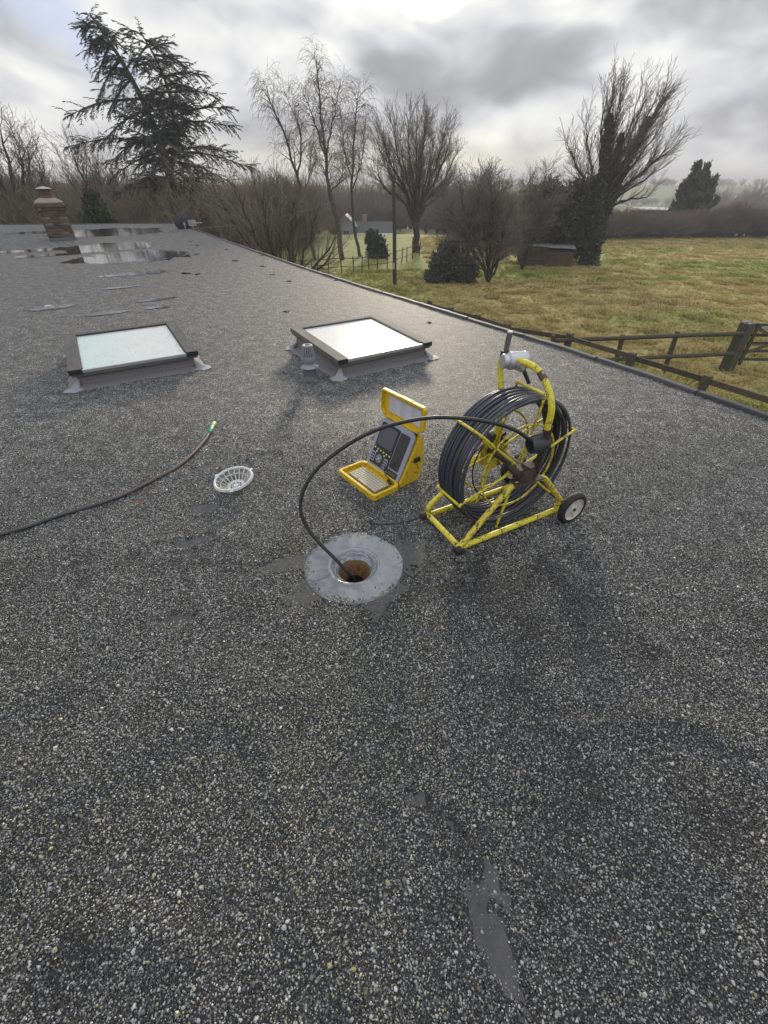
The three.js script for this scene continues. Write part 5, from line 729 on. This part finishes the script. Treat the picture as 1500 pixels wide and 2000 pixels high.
  // plate of the far bearing
  const sh = new THREE.Shape([[-0.052, 0.386], [-0.038, 0.282], [-0.005, 0.268], [0.028, 0.237], [0.075, 0.236], [0.122, 0.249], [0.135, 0.30], [0.142, 0.377], [0.11, 0.40], [0.074, 0.428], [0.03, 0.435], [-0.008, 0.424]].map((p) => new THREE.Vector2(...p)));
  const pl = new THREE.ExtrudeGeometry(sh, { depth: 0.004, bevelEnabled: true, bevelSize: 0.001, bevelThickness: 0.001, bevelSegments: 1 }); pl.translate(-0.02, 0, -0.275); part('bearing_plate', pl, yellowWorn, R);
  part('slip_ring_housing', joined([bx(0.05, 0.04, 0.04, -0.015, 0.45, -0.262, 0.2, 0.1, 0, 0.006), bx(0.11, 0.022, 0.02, 0.02, 0.432, -0.262, 0, 0, 0.25, 0.004), bx(0.07, 0.02, 0.02, 0.075, 0.405, -0.262, 0, 0, -0.5, 0.004)]), blackSteel, R);
  part('connector_lead', new GB().tube(spline([V(-0.03, 0.46, -0.25), V(-0.10, 0.40, -0.24), V(-0.15, 0.31, -0.22), V(-0.155, 0.22, -0.18), V(-0.10, 0.165, -0.14), V(-0.04, 0.18, -0.10), V(0.02, 0.24, -0.06), V(0.0, 0.33, -0.06)], 40), 0.0042, 8).geo(), mat(rgb(0.03, 0.022, 0.018), 0.5), R);
  part('connector_lead', new GB().tube(spline([V(-0.06, 0.43, -0.25), V(-0.16, 0.36, -0.25), V(-0.20, 0.25, -0.25), V(-0.185, 0.12, -0.27), V(-0.16, 0.05, -0.285)], 30), 0.0038, 8).geo(), mat(rgb(0.03, 0.022, 0.018), 0.5), R);
}
// the push cable: coils in the cage, then the free length bowing over to the drain
{
  const c = thing('push_cable', 'stiff dark grey inspection cable coiled in the yellow reel and arching into the drain', 'cable', [RO.x, RO.y, RO.z], RT), r = rng(191), cr = 0.0066;
  const loop = (R, z, k) => { const dx = 0.010 * (r() - 0.5), dy = -0.008 * r(), ph = r() * 6.28, e = 0.010 * r(), n = 72, pts = []; for (let i = 0; i <= n; i++) { const a = i / n * 6.28318, q = R - 0.0 - e * (0.5 + 0.5 * Math.cos(a * 2 + ph)) - 0.003 * Math.max(0, Math.sin(a * 3 + ph * 2)); pts.push(V(q * Math.cos(a) + dx, HY + q * Math.sin(a) + dy, z + 0.0065 * Math.sin(a + ph))); } pts[n] = pts[0].clone(); return new GB().tube(pts, cr, 10, false, null, true).geo(); };
  for (let i = 0; i < 12; i++) part('coil_turn', loop(0.350, -0.066 - 0.0158 * i + 0.002 * (r() - 0.5), i), cableMat, c);
  for (let i = 0; i < 7; i++) part('coil_turn', loop(0.3345, -0.080 - 0.0225 * i, i), cableMat, c);
  for (let i = 0; i < 4; i++) part('coil_turn', loop(0.320, -0.175 - 0.017 * i, i), cableMat, c);
  const W2 = new THREE.Matrix4().makeRotationY(-RT), loc = (x, y, z) => V(x - RO.x, y - RO.y, z - RO.z).applyMatrix4(W2);
  const P = [[0.745, 0.50, -1.79], [0.72, 0.528, -1.765], [0.665, 0.562, -1.742], [0.588, 0.618, -1.725], [0.468, 0.662, -1.72], [0.31, 0.684, -1.72], [0.199, 0.684, -1.72], [0.089, 0.665, -1.72], [-0.022, 0.636, -1.71], [-0.136, 0.581, -1.7], [-0.242, 0.511, -1.68], [-0.323, 0.437, -1.66], [-0.374, 0.358, -1.63], [-0.391, 0.277, -1.6], [-0.365, 0.193, -1.57], [-0.307, 0.116, -1.54], [-0.236, 0.043, -1.51], [-0.19, -0.012, -1.493], [-0.158, -0.06, -1.492], [-0.142, -0.13, -1.50], [-0.140, -0.22, -1.505]].map((p) => loc(...p));
  part('free_length', new GB().tube(spline(P, 120), 0.0086, 14, true).geo(), mat(rgb(0.020, 0.021, 0.025), 0.5), c);
}
// ---------------------------------------------------------------- inspection monitor in a yellow case
{
  const caseMap = tex(256, 256, (u, v, o) => { const n = tile(u, v, 9, 5, 4), d = smooth(0.14, 0.30, tile(u, v, 22, 8, 4) + 0.4 * n); o[0] = toS(mix(0.66 * (1 + 0.2 * n), 0.22, d * 0.7)); o[1] = toS(mix(0.46 * (1 + 0.2 * n), 0.14, d * 0.7)); o[2] = toS(mix(0.022, 0.03, d)); }, true); caseMap.repeat.set(3, 3);
  const cy = mat(0xffffff, 0.5, { map: caseMap }), grey = mat(rgb(0.27, 0.29, 0.36), 0.45, { bumpMap: grainBump, bumpScale: 0.0004 }), blk = mat(rgb(0.020, 0.020, 0.022), 0.5), keyM = mat(rgb(0.50, 0.47, 0.36), 0.6), yb = mat(rgb(0.62, 0.58, 0.20), 0.45);
  const C = thing('inspection_monitor', 'open yellow cased drain inspection monitor with keyboard tray and raised lid', 'monitor', [-0.104, 0, -2.432], -51.7 * Math.PI / 180);
  const W = 0.345, cx = 0.155, th = 64 * Math.PI / 180, dz = -Math.cos(th), dy = Math.sin(th), PH = 0.335;
  // tray shape: shallow open box with chamfered front corners
  const trayShape = (w, d, ch) => new THREE.Shape([[-w / 2 + ch, 0], [w / 2 - ch, 0], [w / 2, ch * 0.8], [w / 2, d - 0.012], [w / 2 - 0.012, d], [-w / 2 + 0.012, d], [-w / 2, d - 0.012], [-w / 2, ch * 0.8]].map((p) => new THREE.Vector2(...p)));
  const openTray = (w, d, h, t, ch) => { const wall = trayShape(w, d, ch), hole = new THREE.Path(trayShape(w - 2 * t, d - 2 * t, ch).getPoints().map((p) => new THREE.Vector2(p.x, p.y + t))); wall.holes.push(hole); const a = new THREE.ExtrudeGeometry(wall, { depth: h - 0.004, bevelEnabled: true, bevelSize: 0.003, bevelThickness: 0.003, bevelSegments: 2 }); a.translate(0, 0, 0.003); const b = new THREE.ExtrudeGeometry(trayShape(w - t, d - t, ch), { depth: 0.005, bevelEnabled: false }); b.translate(0, t / 2, 0.0015); return joined([a, b]); };
  const tr = part('keyboard_tray', openTray(0.372, 0.208, 0.036, 0.012, 0.036).rotateX(Math.PI / 2).scale(1, -1, 1), cy, C); { const g = tr.geometry, ix = g.attributes.position; for (let i = 0; i < ix.count; i += 3) for (const at of Object.values(g.attributes)) for (let k = 0; k < at.itemSize; k++) { const a = at.array[(i + 1) * at.itemSize + k]; at.array[(i + 1) * at.itemSize + k] = at.array[(i + 2) * at.itemSize + k]; at.array[(i + 2) * at.itemSize + k] = a; } g.computeVertexNormals(); }
  tr.position.set(cx, 0.004, 0.004);
  const kb = part('keyboard', bx(0.272, 0.012, 0.118, 0, 0.016, 0.108, 0.03, 0, 0, 0.003), mat(rgb(0.22, 0.19, 0.145), 0.6), tr);
  const keys = []; const kr = rng(201); for (let j = 0; j < 6; j++) for (let i = 0; i < 13; i++) { if (j === 5 && i > 3 && i < 8) continue; keys.push(bx(0.0176, 0.006, j ? 0.0158 : 0.011, -0.123 + i * 0.0205 + (j % 2) * 0.003, 0.0245 - 0.0005 * j, 0.062 + j * 0.0187, 0.03, 0, 0, 0.0016)); } keys.push(bx(0.08, 0.006, 0.0158, 0.0, 0.022, 0.062 + 5 * 0.0187, 0.03, 0, 0, 0.0016));
  const ks = part('keys', joined(keys), keyM, tr); ks.userData.kind = 'stuff';
  // wedge body behind the control panel
  const side = new THREE.Shape([[0, 0.004], [0.135, 0.004], [0.16, 0.03], [0.178, 0.13], [0.178, 0.24], [0.168, 0.285], [-dz * PH + 0.008, dy * PH + 0.003], [-dz * PH * 0.98 + 0.002, dy * PH * 0.98], [0.002, 0.03]].map((p) => new THREE.Vector2(...p)));
  const bg = new THREE.ExtrudeGeometry(side, { depth: W - 0.008, bevelEnabled: true, bevelSize: 0.004, bevelThickness: 0.004, bevelSegments: 2 }); bg.rotateY(Math.PI / 2); bg.translate(cx - W / 2 + 0.004, 0, 0); part('case_body', bg, cy, C);
  part('side_latch', bx(0.012, 0.03, 0.045, cx + W / 2 + 0.006, 0.16, -0.125, 0, 0, 0, 0.003), blk, C);
  // rim lip round the panel
  // control panel leaning back; u right, v up the panel
  const cp = new THREE.Group(); cp.name = 'control_panel'; cp.position.set(cx, 0.028, 0.006); cp.rotation.x = -(Math.PI / 2 - th); C.add(cp);
  const rr = (w, h, rad, d) => { const s = new THREE.Shape(), a = w / 2, b = h / 2; s.moveTo(-a + rad, -b); s.lineTo(a - rad, -b); s.absarc(a - rad, -b + rad, rad, -Math.PI / 2, 0); s.lineTo(a, b - rad); s.absarc(a - rad, b - rad, rad, 0, Math.PI / 2); s.lineTo(-a + rad, b); s.absarc(-a + rad, b - rad, rad, Math.PI / 2, Math.PI); s.lineTo(-a, -b + rad); s.absarc(-a + rad, -b + rad, rad, Math.PI, Math.PI * 1.5); const g = new THREE.ExtrudeGeometry(s, { depth: d, bevelEnabled: true, bevelSize: 0.0012, bevelThickness: 0.0012, bevelSegments: 1, curveSegments: 6 }); return g; };
  const pp = (name, g, m, u, v, z = 0) => { g.translate((u - 0.5) * 0.318, v * 0.318, z); return part(name, g, m, cp); };
  pp('face_plate', rr(0.318, 0.318, 0.035, 0.008), grey, 0.5, 0.5);
  pp('black_bezel', rr(0.172, 0.268, 0.012, 0.003), blk, 0.345, 0.505, 0.009);
  pp('screen', rr(0.144, 0.128, 0.005, 0.002), mat(rgb(0.085, 0.08, 0.095), 0.12), 0.345, 0.68, 0.0135);
  pp('storage_bay', rr(0.082, 0.225, 0.008, 0.003), mat(rgb(0.03, 0.028, 0.03), 0.35), 0.775, 0.55, 0.009);
  pp('rating_plate', rr(0.095, 0.036, 0.002, 0.002), mat(rgb(0.03, 0.032, 0.022), 0.5), 0.775, 0.10, 0.009);
  for (const k of [0.085, 0.115]) pp('plate_line', bx(0.07, 0.003, 0.001, 0, 0, 0, 0, 0, 0, 0.0003), mat(rgb(0.2, 0.2, 0.10), 0.5), 0.775, k, 0.0128);
  for (const [u, v] of [[0.12, 0.40], [0.21, 0.395], [0.30, 0.39], [0.39, 0.385], [0.48, 0.38], [0.57, 0.378], [0.20, 0.345], [0.44, 0.33]]) pp('button', cyl(0.0062, 0.0055, 0.004, 0, 0, 0, 16, 'z'), yb, u, v, 0.0145);
  pp('dial_pad', cyl(0.027, 0.026, 0.003, 0, 0, 0, 32, 'z'), grey, 0.315, 0.225, 0.0142); pp('button', cyl(0.0065, 0.006, 0.004, 0, 0, 0, 16, 'z'), yb, 0.315, 0.225, 0.0175);
  for (const a of [0, 1, 2, 3]) pp('dial_button', bx(0.011, 0.009, 0.003, Math.cos(a * 1.571) * 0.0165, Math.sin(a * 1.571) * 0.0165, 0, 0, 0, 0, 0.001), blk, 0.315, 0.225, 0.0168);
  for (const [u, v] of [[0.13, 0.22], [0.52, 0.20]]) { pp('key_pad', rr(0.036, 0.058, 0.004, 0.001), grey, u, v, 0.0125); for (const [i, j] of [[-1, -1], [1, -1], [-1, 0], [1, 0], [-1, 1], [1, 1]]) pp('pad_button', bx(0.011, 0.011, 0.003, i * 0.0085, j * 0.0175, 0, 0, 0, 0, 0.001), blk, u, v, 0.0152); }
  for (const [u, v] of [[0.1, 0.93], [0.59, 0.93], [0.1, 0.45], [0.59, 0.45]]) pp('screw', cyl(0.0025, 0.0022, 0.002, 0, 0, 0, 10, 'z'), alu, u, v, 0.013);
  // raised lid, leaning a little forward, with the instruction sheet
  const lid = part('lid', openTray(0.385, 0.165, 0.026, 0.008, 0.04), cy, C); lid.position.set(cx + 0.012, dy * PH + 0.026, dz * PH - 0.006); lid.rotation.x = -0.04;
  part('lid_handle', bx(0.11, 0.016, 0.03, 0.03, 0.163, 0.016, 0, 0, 0, 0.004), cy, lid);
  const sheet = tex(512, 256, (u, v, o) => { let k = 0.62; const c = Math.floor(u * 3), cu = u * 3 - c, ln = Math.floor(v * 22), lv = v * 22 - ln; const on = cu > 0.08 && cu < 0.45 + 0.45 * Math.abs(noise(ln * 1.7, c * 3.1)) * 1.6 && lv > 0.35 && lv < 0.7 && v > 0.06 && v < 0.94 && noise(ln * 0.9 + c * 7, 2.2) > -0.35 && noise(u * 90, ln * 5) > -0.25; if (on) k = 0.34; if (v > 0.9) k *= 0.9; o[0] = toS(k * 0.97); o[1] = toS(k * 0.97); o[2] = toS(k * 1.08); }, true);
  const sg = new THREE.BoxGeometry(0.285, 0.10, 0.001); sg.translate(0.012, 0.086, 0.0085); part('instruction_sheet', sg, mat(0xffffff, 0.35, { map: sheet }), lid);
  for (const x of [-0.11, 0.13]) part('hinge', joined([bx(0.035, 0.02, 0.012, cx + x, dy * PH + 0.006, dz * PH + 0.004, 0, 0, 0, 0.002), cyl(0.005, 0.005, 0.045, cx + x, dy * PH + 0.012, dz * PH + 0.01, 10, 'x')]), blk, C);
  part('plug_lead', new GB().tube(spline([V(cx + 0.09, 0.13, -0.025), V(cx + 0.05, 0.10, 0.02), V(cx + 0.06, 0.06, 0.03), V(cx + 0.10, 0.045, 0.03), V(cx + 0.13, 0.035, 0.045)], 24), 0.0028, 8).geo(), blk, C);
  part('plug', bx(0.05, 0.014, 0.016, cx + 0.118, 0.036, 0.042, 0, -0.25, 0, 0.003), blk, C);
}
{
  const w = topMesh('connecting_wire', new GB().tube(spline([[-0.15, -2.05], [-0.127, -1.979], [-0.131, -1.931], [-0.108, -1.857], [-0.042, -1.821], [0.07, -1.83], [0.17, -1.861], [0.231, -1.917], [0.213, -1.989], [0.218, -2.054], [0.283, -2.188], [0.339, -2.245]].map(([x, z], i) => V(x, 0.0085 + relief(x, z), z)), 80), 0.0034, 8, true).geo(), mat(rgb(0.05, 0.045, 0.04), 0.5)); tag(w, 'thin dark wire looping over the chippings between the monitor and the reel', 'wire');
}
// ---------------------------------------------------------------- leaf and moss on the roof
{
  const gb = new GB(), r = rng(211); for (let i = 0; i < 5; i++) { const a = i * 1.25; gb.blade(V(0, 0.008, 0), V(Math.cos(a), 0.2 + 0.3 * r(), Math.sin(a)).normalize(), V(-Math.sin(a), 0, Math.cos(a)), 0.022 + 0.014 * r(), 0.014); }
  const l = topMesh('fallen_leaf', gb.geo(), leafMat(0.20, 0.065, 0.03)); l.position.set(-1.42, 0, -2.01); tag(l, 'curled orange brown dead leaf on the chippings below the hose', 'leaf');
  const ms = [], mr = rng(221); for (const [x, z, s] of [[-1.75, -8.91, 1], [-2.64, -10.62, 1], [-3.44, -11.43, 1.2], [-5.33, -14.34, 1], [-4.74, -12.54, 1.3], [2.67, -3.81, 0.7], [-3.0, -12.3, 0.8], [-4.2, -13.4, 1], [-5.9, -15.4, 1], [-3.95, -9.74, 1.6], [-3.7, -9.65, 1.2], [-0.9, -9.0, 0.8], [0.6, -6.0, 0.7], [-1.4, -6.6, 0.8], [-2.2, -9.6, 0.8]]) for (let i = 0; i < 30; i++) { const g = new THREE.IcosahedronGeometry(0.007 * s * (0.5 + mr()), 0); g.rotateX(mr() * 6); g.scale(1, 0.8, 1); g.translate(x + 0.07 * s * (mr() + mr() - 1), 0.008 * s * mr() + 0.004, z + 0.06 * s * (mr() + mr() - 1)); ms.push(g); }
  const m = topMesh('moss', joined(ms), mat(rgb(0.018, 0.019, 0.013), 0.95)); tag(m, 'small dark tufts of moss scattered over the far chippings', 'moss', null, 'stuff');
}
console.log('tree triangles', Math.round(tris));
renderer.render(scene, camera);
